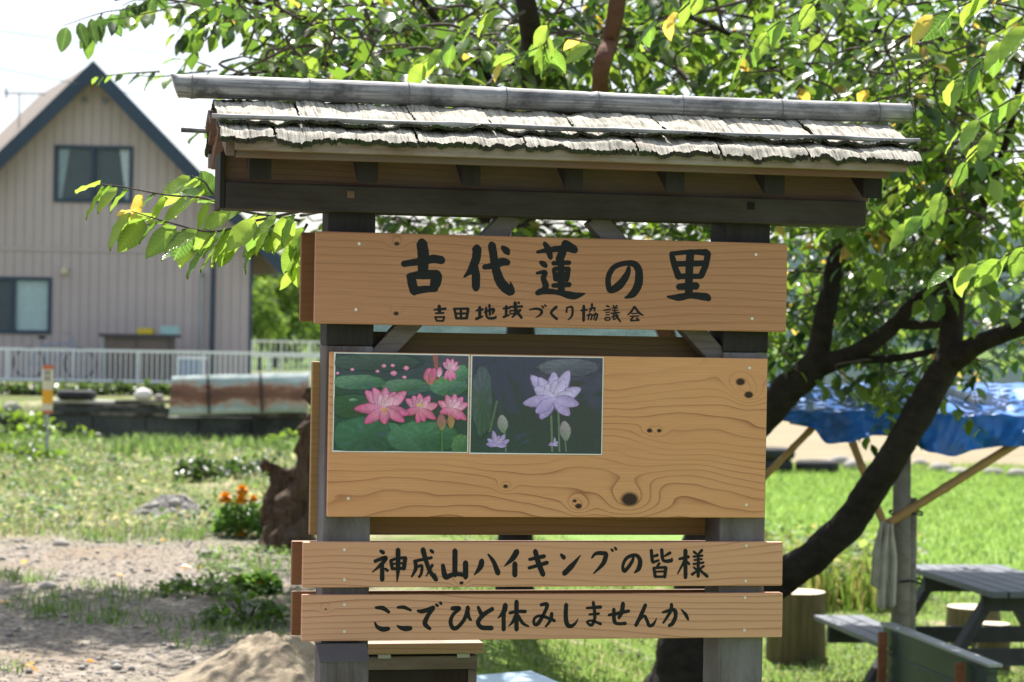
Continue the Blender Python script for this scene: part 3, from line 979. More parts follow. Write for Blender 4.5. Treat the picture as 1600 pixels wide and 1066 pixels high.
CH = [
 (B1, A_, [[(430,110,110),(447,250,118),(442,450,105)], [(220,345,62),(400,318,75),(560,290,88),(660,305,82)], [(305,485,85),(325,580,95),(345,660,90)], [(275,485,50),(420,470,90),(600,465,95)], [(600,470,110),(590,540,110),(565,625,85)], [(345,650,80),(480,632,72),(590,632,58)]]),
 (B1, A_, [[(1055,170,95),(1050,270,92),(1000,400,80),(912,492,22)], [(1035,380,70),(1045,500,85),(1045,620,80)], [(1140,382,55),(1250,362,70),(1340,322,85),(1410,330,60)], [(1225,130,80),(1245,250,82),(1270,400,88),(1330,560,100),(1425,650,100),(1450,665,75)], [(1455,670,60),(1450,610,45),(1437,548,8)], [(1345,155,40),(1390,195,75),(1412,225,45)]]),
 (B1, B_, [[(100,150,22),(200,132,40),(330,120,50),(405,132,55)], [(160,80,32),(190,130,45),(208,195,36)], [(325,75,48),(312,130,58),(280,215,60)], [(335,75,40),(405,120,40)], [(128,232,28),(150,245,42),(170,262,32)], [(98,320,22),(165,312,34),(150,360,40),(170,420,44),(150,455,38)], [(100,480,38),(150,465,45),(270,475,38),(390,502,55),(485,485,10)], [(230,240,34),(360,235,34)], [(235,290,32),(250,370,36)], [(352,285,36),(335,372,42)], [(238,285,30),(355,283,32)], [(245,328,25),(345,328,26)], [(250,372,28),(335,372,28)], [(290,200,45),(293,330,50),(294,468,50)], [(230,420,34),(360,412,38)]]),
 (B1, B_, [[(838,275,28),(825,330,45),(770,410,60),(705,455,52),(678,435,42),(675,350,40),(720,272,40),(810,240,38),(890,250,50),(922,320,56),(912,420,60),(868,490,52),(810,518,16)]]),
 (B1, B_, [[(1185,165,40),(1205,250,45),(1240,350,50)], [(1180,162,32),(1330,150,35),(1465,152,50)], [(1478,160,46),(1460,250,46),(1420,345,44)], [(1205,246,42),(1460,240,44)], [(1240,345,42),(1420,345,38)], [(1335,155,58),(1325,330,56),(1322,480,56)], [(1240,430,45),(1385,422,55)], [(1150,510,14),(1240,515,50),(1330,500,45),(1450,510,55),(1485,525,42)]]),
 (B1, C_, [[(220,72,42),(225,150,40)], [(155,120,22),(305,106,34)], [(175,166,24),(280,161,24)], [(165,212,20),(190,265,24)], [(162,216,20),(290,214,24)], [(288,216,24),(272,265,24)], [(190,265,22),(275,265,22)]]),
 (B1, C_, [[(422,110,30),(447,232,32)], [(412,106,26),(605,106,34)], [(603,110,34),(583,232,34)], [(430,170,26),(595,168,26)], [(508,105,30),(508,235,30)], [(447,232,28),(585,232,30)]]),
 (B1, C_, [[(755,90,42),(755,205,38)], [(708,130,24),(800,115,28)], [(708,240,36),(790,208,26)], [(820,150,26),(935,112,38),(922,170,24)], [(882,55,28),(888,190,28)], [(838,95,32),(842,190,28),(872,230,30),(955,225,34),(968,200,14)]]),
 (B1, C_, [[(1105,75,38),(1100,195,32)], [(1062,105,22),(1150,95,28)], [(1068,215,32),(1140,188,22)], [(1150,82,26),(1315,75,28)], [(1220,28,42),(1232,120,42),(1305,225,32)], [(1262,22,26),(1275,36,22)], [(1288,122,36),(1182,218,20)], [(1152,132,20),(1212,132,20),(1205,168,18),(1158,168,18),(1152,135,18)]]),
 (B1, C_, [[(1408,120,16),(1500,105,30),(1568,130,32),(1556,180,30),(1488,228,8)], [(1572,70,20),(1594,92,24)], [(1608,56,20),(1628,74,20)]]),
 (B1, D_, [[(332,82,38),(262,160,32),(338,240,34)]]),
 (B1, D_, [[(472,88,22),(464,150,26)], [(472,92,18),(530,80,28),(544,130,28),(535,200,26),(488,252,14)]]),
 (B1, D_, [[(655,128,22),(735,118,26)], [(692,70,36),(690,262,34)], [(768,108,22),(836,96,22),(828,135,18)], [(800,45,28),(795,110,22),(764,148,14)], [(735,196,20),(798,182,20),(785,252,20)], [(770,168,22),(748,252,14)], [(815,190,20),(872,178,22),(850,256,22)], [(845,162,20),(822,252,14)]]),
 (B1, D_, [[(992,68,22),(1026,80,20)], [(958,126,18),(1042,113,20)], [(982,155,15),(1033,150,15)], [(982,188,15),(1030,184,15)], [(972,225,17),(1033,221,17),(1028,254,17),(976,254,17),(972,228,15)], [(1078,64,18),(1094,84,18)], [(1128,64,20),(1106,90,14)], [(1062,100,15),(1138,95,15)], [(1066,130,15),(1138,125,15)], [(1100,88,17),(1100,160,17)], [(1053,166,18),(1160,156,18)], [(1086,168,18),(1086,248,18)], [(1062,210,16),(1118,202,16)], [(1115,172,24),(1140,228,24),(1176,276,18)], [(1148,192,15),(1102,248,10)]]),
 (B1, D_, [[(1355,80,26),(1320,140,26),(1268,190,14)], [(1365,84,26),(1420,160,30),(1476,194,14)], [(1322,170,15),(1398,166,16)], [(1302,205,17),(1416,201,18)], [(1345,208,16),(1312,256,26)], [(1312,264,20),(1416,256,22)], [(1388,228,20),(1418,258,22)]]),
 (B3, E_, [[(142,64,28),(166,78,34)], [(90,155,28),(188,122,34),(150,180,32),(68,252,10)], [(155,175,34),(155,322,36)], [(182,222,22),(203,238,26)], [(232,148,28),(246,222,30)], [(232,147,22),(300,128,24),(362,124,28)], [(362,126,34),(348,222,34)], [(246,178,17),(350,172,18)], [(247,222,26),(343,218,26)], [(297,52,38),(297,220,36),(288,338,8)]]),
 (B3, E_, [[(442,155,26),(530,137,26),(596,123,26)], [(450,155,32),(455,220,32),(418,296,14)], [(468,207,20),(508,196,26),(505,260,24),(484,296,20)], [(520,50,42),(540,130,38),(580,240,34),(638,318,38)], [(640,318,26),(628,262,8)], [(603,190,26),(548,288,10)], [(588,58,24),(608,74,28)]]),
 (B3, E_, [[(805,60,42),(805,278,42)], [(697,190,32),(715,285,45),(738,298,42)], [(735,296,42),(800,270,36),(900,278,36)], [(900,168,44),(900,298,42)], [(862,346,22),(868,350,20)]]),
 (B3, E_, [[(1045,150,40),(1030,210,45),(978,276,10)], [(1102,94,16),(1150,160,34),(1190,262,42)]]),
 (B3, E_, [[(1358,68,46),(1320,130,44),(1248,198,10)], [(1340,175,40),(1340,280,42)]]),
 (B3, F_, [[(-15,134,26),(112,107,34)], [(-20,208,26),(138,162,32)], [(35,62,38),(65,170,42),(103,264,40)]]),
 (B3, F_, [[(258,93,22),(282,118,38)], [(285,255,40),(350,190,40),(425,98,8)]]),
 (B3, F_, [[(522,122,14),(562,82,28),(645,82,34)], [(648,88,34),(620,170,35),(538,256,10)], [(692,47,18),(704,60,20)], [(722,32,18),(734,48,20)]]),
 (B3, F_, [[(882,110,18),(865,160,28),(804,236,28),(792,180,24),(830,117,28),(900,97,28),(938,140,34),(928,210,36),(892,248,14)]]),
 (B3, F_, [[(1035,55,26),(1045,150,28)], [(1047,110,18),(1088,97,26)], [(1047,160,22),(1098,142,20)], [(1125,50,28),(1140,142,26),(1208,145,30)], [(1212,144,24),(1214,122,10)], [(1198,77,26),(1152,104,18)], [(1105,168,22),(1087,194,20)], [(1057,207,23),(1070,283,26)], [(1058,207,20),(1160,202,23)], [(1162,204,26),(1150,286,26)], [(1072,240,16),(1148,237,16)], [(1072,284,20),(1148,282,20)]]),
 (B3, F_, [[(1278,130,22),(1356,112,28)], [(1330,56,32),(1330,290,30)], [(1325,142,26),(1262,258,10)], [(1340,152,20),(1363,174,22)], [(1402,66,20),(1424,84,20)], [(1472,54,24),(1442,88,18)], [(1398,110,18),(1476,101,20)], [(1406,139,16),(1472,131,17)], [(1398,174,17),(1486,161,19)], [(1440,92,22),(1440,280,26)], [(1402,202,16),(1420,219,18)], [(1388,263,24),(1430,232,14)], [(1487,192,20),(1452,220,16)], [(1450,222,20),(1518,280,26)]]),
 (B4, G_, [[(98,112,22),(160,116,36),(216,152,26)], [(90,244,14),(112,285,30),(160,304,42),(212,300,34)]]),
 (B4, G_, [[(293,111,22),(350,109,30),(412,136,20)], [(290,273,14),(320,292,32),(370,299,44),(410,295,36)]]),
 (B4, G_, [[(473,140,22),(520,144,36),(614,112,36)], [(610,118,34),(560,190,34),(537,255,38),(582,300,28)], [(637,86,23),(650,95,26)], [(672,67,23),(684,78,23)]]),
 (B4, G_, [[(780,120,36),(845,118,34),(790,172,28),(766,235,32),(782,288,34),(820,293,34),(880,230,30),(913,150,34),(920,110,36)], [(916,140,34),(930,200,28),(948,222,22)]]),
 (B4, G_, [[(1012,108,26),(1040,168,34),(1052,182,28)], [(1140,123,34),(1060,176,36),(1012,240,36),(1042,288,38),(1134,294,38)]]),
 (B4, G_, [[(1255,88,40),(1240,150,40),(1188,208,8)], [(1240,165,34),(1240,308,34)], [(1293,160,24),(1360,146,28),(1434,146,30)], [(1355,58,36),(1355,308,36)], [(1345,182,26),(1320,240,24),(1284,277,8)], [(1370,184,26),(1410,250,28),(1464,280,14)]]),
 (B4, H_, [[(90,91,28),(148,87,32),(120,170,30),(62,266,34),(28,266,26),(32,215,24),(90,192,26),(216,238,28)], [(190,170,30),(180,230,28),(134,292,18)]]),
 (B4, H_, [[(325,88,34),(320,180,36),(332,268,38),(370,288,34),(410,260,22),(434,218,6)]]),
 (B4, H_, [[(514,120,22),(644,111,30)], [(538,180,20),(626,171,24)], [(575,66,26),(590,200,28),(560,278,26),(518,250,20),(560,236,20),(644,267,26)]]),
 (B4, H_, [[(718,185,24),(800,170,30),(904,147,28)], [(850,78,36),(840,150,38),(812,212,26)], [(765,130,28),(770,238,32),(802,264,28),(872,262,32)]]),
 (B4, H_, [[(1058,92,32),(1020,180,34),(970,280,32)], [(988,245,22),(1045,192,24),(1070,230,28),(1092,282,28),(1130,270,26),(1163,213,6)]]),
 (B4, H_, [[(1218,160,20),(1318,137,34),(1338,190,34),(1310,260,34),(1278,282,30)], [(1300,86,28),(1290,150,28),(1224,256,20)], [(1388,132,10),(1430,180,30),(1454,226,20)]]),
]
for i, (par, (org, sc), st) in enumerate(CH):
    char(par, org, sc, st, i * 3.7)

# short weathered post in front and the wooden box behind the left post
sb = tag(empty('short_post', SO + UX * SX(540, 1030, -0.06), TH), 'short weathered grey post with slanted dark top at the foot of the notice board', 'post')
ox = SX(540, 1030, -0.06)
x0, x1 = SX(500, 1060, -0.07) - ox, SX(576, 1060, -0.07) - ox
zt = SZ(540, 1032, -0.07); zt2 = SZ(540, 1004, 0.02)
b = MB()
b.add([(x0, -0.07, -0.02), (x1, -0.07, -0.02), (x1, 0.022, -0.02), (x0, 0.022, -0.02), (x0, -0.07, zt), (x1, -0.07, zt), (x1, -0.012, zt2), (x0, -0.012, zt2), (x0, .022, zt2), (x1, .022, zt2)],
      [(0, 1, 5, 4), (3, 8, 9, 2), (0, 4, 7, 8, 3), (1, 2, 9, 6, 5), (7, 6, 9, 8), (3, 2, 1, 0)])
b.build('shaft', MT['post'], sb, bevel=0.003)
b = MB(); e = 0.0015
b.add([(x0 - e, -0.07 - e, zt - .004), (x1 + e, -0.07 - e, zt - .004), (x1 + e, -0.012, zt2 + e), (x0 - e, -0.012, zt2 + e), (x0 - e, -0.07 - e, zt - .001), (x1 + e, -0.07 - e, zt - .001)],
      [(4, 5, 2, 3), (0, 1, 5, 4)])
b.build('slanted_top', MT['cabinet_top'], sb)

bxy = 0.30
box = tag(empty('wooden_box', SO + UX * SX(660, 1040, bxy) + UY * bxy, TH), 'dark wooden box with plank lid behind the left post of the notice board', 'box')
ox = SX(660, 1040, bxy)
q0, q1 = SX(570, 1040, bxy) - ox, SX(746, 1040, bxy) - ox
zl = SZ(660, 1004, bxy)
b = MB(); b.box(q0 - .02, q1 + .012, -0.012, 0.26, zl - 0.026, zl); b.build('lid', mat_wood('worn lid plank', (0.24, 0.17, 0.12), (0.33, 0.25, 0.18), (0.13, 0.08, 0.05), seed=15.0), box, bevel=0.003)
b = MB(); b.box(q0, q1, 0, 0.25, zl - 0.064, zl - 0.032); b.build('upper_rail', MT['brace'], box, bevel=0.002)
b = MB(); b.box(q0 + .006, q1 - .022, 0.008, 0.24, 0.0, zl - 0.066); b.build('body', MT['dark_beam_y'], box)
b = MB(); b.box(q1 - .021, q1 - .001, 0.003, 0.24, 0.0, zl - 0.0655); b.build('corner_stile', MT['brace'], box)
for q in (q0 + .03, q1 - .05):
    b = MB(); b.box(q, q + .03, -0.006, 0.001, zl - .036, zl - .027); b.build('hinge', MT['steel'], box)

# ------------------------------------------------------------------ laminated photographs on the panel
mph = NT('laminated print')
cc = mph.attr()
pp = mph.coord()
nn = mph.noise(pp, 130, 4, 0.6)
cc = mph.mix(0.3, cc, mph.mix(1.0, cc, mph.ramp(nn, [(0.3, (0.35,) * 3), (0.7, (1.55,) * 3)]), 'MULTIPLY'))
mph.fin(cc, 0.35, 0.1)
mph.t.links.new([n_ for n_ in mph.t.nodes if n_.type == 'ATTRIBUTE'][0].outputs['Alpha'], mph.b.inputs['Alpha'])
mph.b.inputs['Coat Weight'].default_value = 0.7
mph.b.inputs['Coat Roughness'].default_value = 0.05
mph.b.inputs['Coat IOR'].default_value = 1.7
bn_ = mph.n('ShaderNodeBump')
bn_.inputs['Strength'].default_value = 0.30
bn_.inputs['Distance'].default_value = 0.01
mph.put(bn_.inputs['Height'], mph.noise(pp, 5, 3, 0.6, 0.6))
mph.t.links.new(bn_.outputs[0], mph.b.inputs['Coat Normal'])
MT['print'] = mph.m
MT['lam_edge'] = mat_plain('clear film edge', (0.70, 0.72, 0.74), 0.25, 0.1, 20)
PO, PS = (500, 540), 1600 / 460
def photo(name, label, corners, draw):
    P = [S(PO[0] + a / PS, PO[1] + b_ / PS, -0.001) for a, b_ in corners]
    x0 = (P[0][0] + P[3][0]) / 2; x1 = (P[1][0] + P[2][0]) / 2
    z1 = (P[0][1] + P[1][1]) / 2; z0 = (P[2][1] + P[3][1]) / 2
    root = tag(empty(name, SO + UX * x0 + UY * -0.0008 + Vector((0, 0, z0)), TH), label, 'photo print', 'laminated photographs on the notice panel')
    w, h = x1 - x0, z1 - z0
    b = MB(); b.box(-.002, w + .002, -0.0004, 0.0006, -.002, h + .002); b.build('film', MT['lam_edge'], root)
    m = MB()
    ci = [0]
    def lp(a, b_):
        x, z = S(PO[0] + a / PS, PO[1] + b_ / PS, -0.001)
        return min(max(x - x0, 0.0), w), min(max(z - z0, 0.0), h)
    def poly(pts, cols):
        y = -0.0006 - 0.000012 * ci[0]; ci[0] += 1
        q = [(*lp(*p), ) for p in pts]
        n = len(m.v)
        m.v += [(x, y, z) for x, z in q]
        m.f.append(tuple(range(n, n + len(q))))
        m.c += [(*k_, 1) for k_ in (cols if isinstance(cols, list) else [cols] * len(q))]
    def petal(bx, by, tx, ty, w_, cb, ct):
        y = -0.0006 - 0.000012 * ci[0]; ci[0] += 1
        dx, dy = tx - bx, ty - by
        l = math.hypot(dx, dy); nx_, ny_ = -dy / l, dx / l
        L, R = [], []
        n = len(m.v)
        ts = [0, .15, .35, .55, .75, .9, 1.0]
        ws = [.25, .62, .95, 1.0, .75, .4, .03]
        for t_, ww in zip(ts, ws):
            for sg in (1.12, .78, .0, -.78, -1.12):
                x, z = lp(bx + dx * t_ + nx_ * w_ / 2 * ww * sg, by + dy * t_ + ny_ * w_ / 2 * ww * sg)
                m.v.append((x, y, z))
                k = 1 - (1 - t_) ** 1.5
                k = min(1, k * (.75 + .35 * abs(sg)))
                sh = 1.04 if sg > .5 else (.80 if sg < -.5 else .98)
                m.c.append((*((cb[i] * (1 - k) + ct[i] * k) * sh for i in range(3)), 0.0 if abs(sg) > 1 or t_ == 1.0 else 1.0))
        for i in range(len(ts) - 1):
            for j_ in range(4):
                m.f.append((n + 5 * i + j_, n + 5 * i + j_ + 1, n + 5 * i + j_ + 6, n + 5 * i + j_ + 5))
    def leafblob(cx, cy, rx, ry, c0, c1, seed):
        n = 30
        y = -0.0006 - 0.000012 * ci[0]; ci[0] += 1
        b0_ = len(m.v)
        for i in range(n):
            a = 2 * math.pi * i / n
            r = 1 + 0.12 * mnoise.noise(Vector((math.cos(a) * 2, math.sin(a) * 2, seed)))
            k = 0.5 - 0.5 * math.sin(a + 0.6)
            vv_ = 1.18 if i % 3 == 0 else .92
            for q_, al in ((.45, 1.0), (.9, 1.0), (1.08, 0.0)):
                x, z = lp(cx + rx * r * q_ * math.cos(a), cy + ry * r * q_ * math.sin(a))
                m.v.append((x, y, z))
                m.c.append((*((c0[j] * (1 - k) + c1[j] * k) * (vv_ if q_ < 1 else 1) for j in range(3)), al))
        x, z = lp(cx, cy - ry * .1)
        m.v.append((x, y, z)); m.c.append((*(.5 * (c0[j] + c1[j]) for j in range(3)), 1.0))
        for i in range(n):
            i2 = (i + 1) % n
            m.f.append((b0_ + 3 * n, b0_ + 3 * i, b0_ + 3 * i2))
            for q_ in range(2):
                m.f.append((b0_ + 3 * i + q_, b0_ + 3 * i + q_ + 1, b0_ + 3 * i2 + q_ + 1, b0_ + 3 * i2 + q_))
    a, b2, c2, d2 = corners
    draw(poly, petal, leafblob, a, b2, c2, d2)
    m.build('print', MT['print'], root)
    return root
PK, PKL, PKD = (0.70, 0.11, 0.34), (0.92, 0.60, 0.78), (0.62, 0.055, 0.26)
def lotus(petal, cx, cy, s, back, front, cl=PKL, ct=PK, cf=PKD):
    for (tx, ty) in back:
        petal(cx, cy, cx + tx * s, cy + ty * s, 50 * s, cl, ct)
    for (tx, ty) in back[1:-1]:
        petal(cx, cy, cx + tx * s * .62 + 6 * s, cy + ty * s * .72, 38 * s, cl, tuple(.55 * a + .45 * b_ for a, b_ in zip(ct, cl)))
    for (tx, ty) in front:
        petal(cx, cy - 8 * s, cx + tx * s, cy + ty * s, 46 * s, tuple(.5 * (a + b_) for a, b_ in zip(cf, cl)), cf)
def draw1(poly, petal, leafblob, a, b2, c2, d2):
    dk = [(0.010, 0.032, 0.030), (0.018, 0.038, 0.045), (0.008, 0.038, 0.055), (0.014, 0.060, 0.065)]
    poly([a, b2, c2, d2], dk)
    leafblob(300, 90, 260, 50, (0.012, 0.040, 0.028), (0.035, 0.075, 0.050), 1)
    leafblob(210, 200, 150, 42, (0.030, 0.110, 0.070), (0.10, 0.23, 0.13), 2)
    leafblob(470, 225, 140, 45, (0.025, 0.085, 0.060), (0.09, 0.20, 0.12), 3)
    leafblob(700, 220, 110, 60, (0.025, 0.10, 0.06), (0.10, 0.25, 0.13), 4)
    leafblob(180, 330, 130, 70, (0.010, 0.045, 0.030), (0.020, 0.080, 0.050), 5)
    poly([(612, 50), (638, 51), (648, 185), (630, 186)], (0.30, 0.07, 0.05))
    poly([(640, 51), (806, 57), (805, 120), (640, 110)], (0.045, 0.045, 0.065))
    leafblob(770, 150, 45, 45, (0.03, 0.12, 0.06), (0.10, 0.28, 0.14), 6)
    leafblob(250, 490, 190, 110, (0.012, 0.060, 0.055), (0.030, 0.125, 0.095), 7)
    leafblob(560, 500, 210, 90, (0.015, 0.075, 0.060), (0.055, 0.175, 0.115), 8)
    leafblob(770, 540, 60, 60, (0.03, 0.10, 0.06), (0.08, 0.19, 0.10), 9)
    poly([(370, 418), (415, 425), (560, 575), (470, 575), (400, 500)], [(0.05, 0.17, 0.12), (0.07, 0.2, 0.14), (0.03, 0.11, 0.09), (0.02, 0.08, 0.07), (0.04, 0.14, 0.1)])
    for x, y, s in ((95, 150, .20), (175, 130, .22), (312, 140, .22), (347, 110, .26), (395, 108, .24), (468, 122, .32), (400, 150, .36), (458, 172, .24)):
        lotus(petal, x, y + 12 * s, s * .62, [(-95, -20), (-60, -70), (0, -95), (60, -70), (95, -20)], [(-50, 45), (0, 55), (50, 45)])
    lotus(petal, 708, 130, .66, [(-62, -60), (-30, -95), (20, -92), (62, -66), (75, -20)], [(-50, 90), (0, 105), (45, 85)], PKL, PK, PK)
    petal(600, 212, 590, 118, 70, (0.55, 0.25, 0.12), PK); petal(600, 212, 622, 118, 44, (0.45, 0.14, 0.1), PK)
    petal(645, 170, 652, 115, 34, PKL, PK)
    lotus(petal, 720, 350, .92, [(-90, -52), (-40, -92), (15, -98), (62, -80), (95, -40)], [(-80, 20), (-20, 50), (40, 60), (85, 62)])
    lotus(petal, 548, 350, .95, [(-92, -65), (-50, -85), (-10, -98), (52, -85), (100, -35)], [(-105, 25), (-20, 80), (20, 70), (88, 55)], (0.82, 0.48, 0.58))
    leafblob(540, 322, 14, 10, (0.65, 0.42, 0.10), (0.70, 0.5, 0.15), 10)
    lotus(petal, 350, 350, 1.28, [(-85, -85), (-50, -98), (4, -100), (48, -80), (96, -82)], [(-135, -4), (108, 18), (-88, 60), (88, 52), (0, 64)])
    leafblob(348, 352, 16, 12, (0.6, 0.25, 0.08), (0.7, 0.3, 0.15), 11)
    petal(662, 462, 655, 368, 56, (0.20, 0.22, 0.10), (0.42, 0.10, 0.18)); petal(712, 450, 708, 372, 44, (0.30, 0.22, 0.08), (0.45, 0.18, 0.14))
    poly([(657, 460), (668, 460), (668, 575), (656, 575)], (0.05, 0.16, 0.07))
    leafblob(180, 296, 26, 9, (0.05, 0.16, 0.10), (0.16, 0.30, 0.2), 12)
VI, VIL = (0.36, 0.25, 0.62), (0.56, 0.46, 0.80)
def draw2(poly, petal, leafblob, a, b2, c2, d2):
    poly([a, b2, c2, d2], [(0.020, 0.024, 0.055), (0.026, 0.028, 0.055), (0.022, 0.026, 0.060), (0.010, 0.035, 0.055)])
    leafblob(880, 300, 60, 200, (0.03, 0.065, 0.07), (0.06, 0.085, 0.10), 21)
    leafblob(1350, 120, 170, 50, (0.05, 0.055, 0.08), (0.11, 0.12, 0.16), 22)
    for x0_, x1_, yt in ((1250, 1262, 380), (1290, 1300, 340), (1000, 1008, 470), (1328, 1336, 510)):
        poly([(x0_, yt), (x1_, yt), (x1_ + 6, 578), (x0_ + 6, 578)], (0.11, 0.16, 0.13))
    poly([(955, 300), (968, 300), (930, 470), (915, 470)], (0.08, 0.11, 0.09))
    lotus(petal, 960, 548, .62, [(-85, -70), (-35, -145), (20, -100), (75, -110), (115, -60)], [(-95, -20), (90, -8)], VIL, VI, VI)
    lotus(petal, 1275, 545, .3, [(-95, -60), (0, -160), (60, -90)], [(-120, -20), (60, -8)], VIL, VI, VI)
    petal(998, 475, 985, 372, 62, (0.16, 0.22, 0.18), (0.36, 0.32, 0.38)); petal(1338, 518, 1325, 405, 66, (0.16, 0.20, 0.18), (0.38, 0.30, 0.40))
    lotus(petal, 1270, 300, 1.45, [(-90, -98), (-60, -90), (0, -112), (60, -118), (105, -48), (-75, -52), (40, -80)], [(-120, 12), (-52, 72), (62, 58), (98, 14), (-70, 48)], (0.66, 0.56, 0.88), (0.52, 0.40, 0.78), (0.40, 0.28, 0.66))
photo('photo_print', 'laminated photograph of pink lotus flowers among green leaves on the panel', [(85, 40), (808, 57), (800, 582), (68, 570)], draw1)
photo('photo_print', 'laminated photograph of a pale violet lotus on a dark background', [(828, 57), (1537, 68), (1528, 592), (815, 582)], draw2)

# ------------------------------------------------------------------ house
HY = 51.0
def H(u, v, y=HY):
    p = W(u, v, y)
    return p.x, p.z
house = tag(empty('house', (H(153, 400)[0], HY, 0.35)), 'taupe house with steep navy-edged gable roof beyond the white fence', 'house')
HO = Vector(house.location)
def hb(b, name, mat, par=None, **k):
    """house part given in world coordinates"""
    b.v = [(x - HO.x, y - HO.y, z - HO.z) for x, y, z in b.v]
    return b.build(name, mat, par or house, **k)
apx, apz = H(153, 110)
rcx = H(390, 480)[0]
halfw = rcx - apx
lcx = apx - halfw
gz0 = 0.25
# gable line of the wall: from apex down to the eaves
slope = (H(153, 100)[1] - H(440, 398)[1]) / (H(440, 398)[0] - H(153, 100)[0])
def gable(x):
    return apz - 0.12 - slope * abs(x - apx)
b = MB()
wz = gable(rcx)
prof = [(lcx + .02, gz0), (rcx - .02, gz0), (rcx - .02, wz - .02), (apx, gable(apx) - .02), (lcx + .02, wz - .02)]
n = len(prof)
b.add([(x, HY + .03, z) for x, z in prof] + [(x - 2.6, HY + 7.0, z) for x, z in prof],
      [tuple(range(n)), tuple(reversed(range(n, 2 * n)))] + [(i, i + n, (i + 1) % n + n, (i + 1) % n) for i in range(n)])
wall_core = hb(b, 'wall', MT['siding_gap'])
bandz = (H(50, 389)[1] + H(350, 394)[1]) / 2
# window rectangles cut from the siding (x0,x1,z0,z1)
def hrect(u0, v0, u1, v1):
    a, z1 = H((u0 + u0) / 2, v0); c, z0 = H(u1, v1)
    return a, c, z0, z1
win1 = hrect(86, 227, 207, 318)
win2 = hrect(-70, 431, 80, 522)
pw = 0.2118
npan = int(math.ceil((rcx - lcx) / pw))
pw = (rcx - lcx) / npan
holes = [win1, win2]
def panel_piece(x0, x1, z0, zf):
    """siding panel from z0 up to z given by function zf; cut round the windows"""
    segs = [(x0, x1)]
    cuts_ = sorted({x0, x1} | {c for w in holes for c in (w[0], w[1]) if x0 < c < x1})
    b = MB()
    for a, c in zip(cuts_[:-1], cuts_[1:]):
        m = (a + c) / 2
        zs = [(z0, None)]
        top = None
        iv = [(z0, 1e9)]
        for w in holes:
            if w[0] <= m <= w[1]:
                iv2 = []
                for lo, hi in iv:
                    if w[2] > lo: iv2.append((lo, min(hi, w[2])))
                    if w[3] < hi: iv2.append((max(lo, w[3]), hi))
                iv = iv2
        for lo, hi in iv:
            za, zc = min(hi, zf(a)), min(hi, zf(c))
            if za <= lo + 1e-3 and zc <= lo + 1e-3:
                continue
            za, zc = max(za, lo), max(zc, lo)
            b.add([(a, HY, lo), (c, HY, lo), (c, HY, zc), (a, HY, za), (a, HY + .03, lo), (c, HY + .03, lo), (c, HY + .03, zc), (a, HY + .03, za)],
                  [(0, 1, 2, 3), (7, 6, 5, 4), (0, 4, 5, 1), (1, 5, 6, 2), (2, 6, 7, 3), (3, 7, 4, 0)])
            hb(b, 'siding_panel', MT['siding'], wall_core)
            b = MB()
    if b.v:
        pass
for i in range(npan):
    x0, x1 = lcx + i * pw + 0.006, lcx + (i + 1) * pw - 0.006
    panel_piece(x0, x1, gz0, lambda x: min(bandz - 0.05, gable(x)))
    if gable(x0) > bandz + .06 or gable(x1) > bandz + .06:
        panel_piece(x0, x1, bandz + 0.05, gable)
b = MB(); b.box(lcx, rcx, HY - 0.025, HY + 0.02, bandz - 0.045, bandz + 0.045); hb(b, 'belt_band', MT['siding'])
b = MB(); b.box(rcx - 0.01, rcx + 0.05, HY - 0.02, HY + 0.08, gz0, wz); hb(b, 'corner_trim', MT['navy'])
# roof: two slabs; the near verge overhangs the gable, the plan runs back to the left
OVR = 0.55
back = Vector((-2.6, 7.0, 0))
def roof_slab(sgn, name, mat, t=0.16):
    L = 4.35
    na = Vector((apx, HY - OVR, apz + 0.10))
    ne = na + Vector((sgn * L, 0, -slope * L))
    v = []
    for p in (na, ne, ne + back, na + back):
        v += [p, p - Vector((0, 0, t))]
    b = MB(); b.add(v, [(0, 2, 4, 6), (7, 5, 3, 1), (0, 1, 3, 2), (2, 3, 5, 4), (4, 5, 7, 6), (6, 7, 1, 0)])
    return hb(b, name, mat), na, ne
roofp, na, ne = roof_slab(-1, 'roof', MT['roof_tile'])
roofr, na2, ne2 = roof_slab(1, 'roof', MT['roof_tile'])
for sgn, a, e_, par in ((-1, na, ne, roofp), (1, na2, ne2, roofr)):
    v = []
    wv = 0.36
    for p in (a, e_):
        v += [p + Vector((0, -0.05, 0.05)), p + Vector((0, -0.05, -wv)), p + Vector((0, -0.003, 0.05)), p + Vector((0, -0.003, -wv))]
    b = MB(); b.add(v, [(0, 1, 5, 4), (2, 6, 7, 3), (0, 4, 6, 2), (1, 3, 7, 5), (0, 2, 3, 1), (4, 5, 7, 6)])
    hb(b, 'barge_board', MT['navy'], par)
    # soffit strip under the verge
    v = []
    for p in (a, e_):
        v += [p + Vector((0, 0, -0.19)), p + Vector((0, OVR + .02, -0.19)), p + Vector((0, 0, -0.23)), p + Vector((0, OVR + .02, -0.23))]
    b = MB(); b.add(v, [(0, 4, 5, 1), (2, 3, 7, 6), (0, 2, 6, 4), (1, 5, 7, 3), (0, 1, 3, 2), (4, 6, 7, 5)])
    hb(b, 'soffit', MT['soffit'], par)
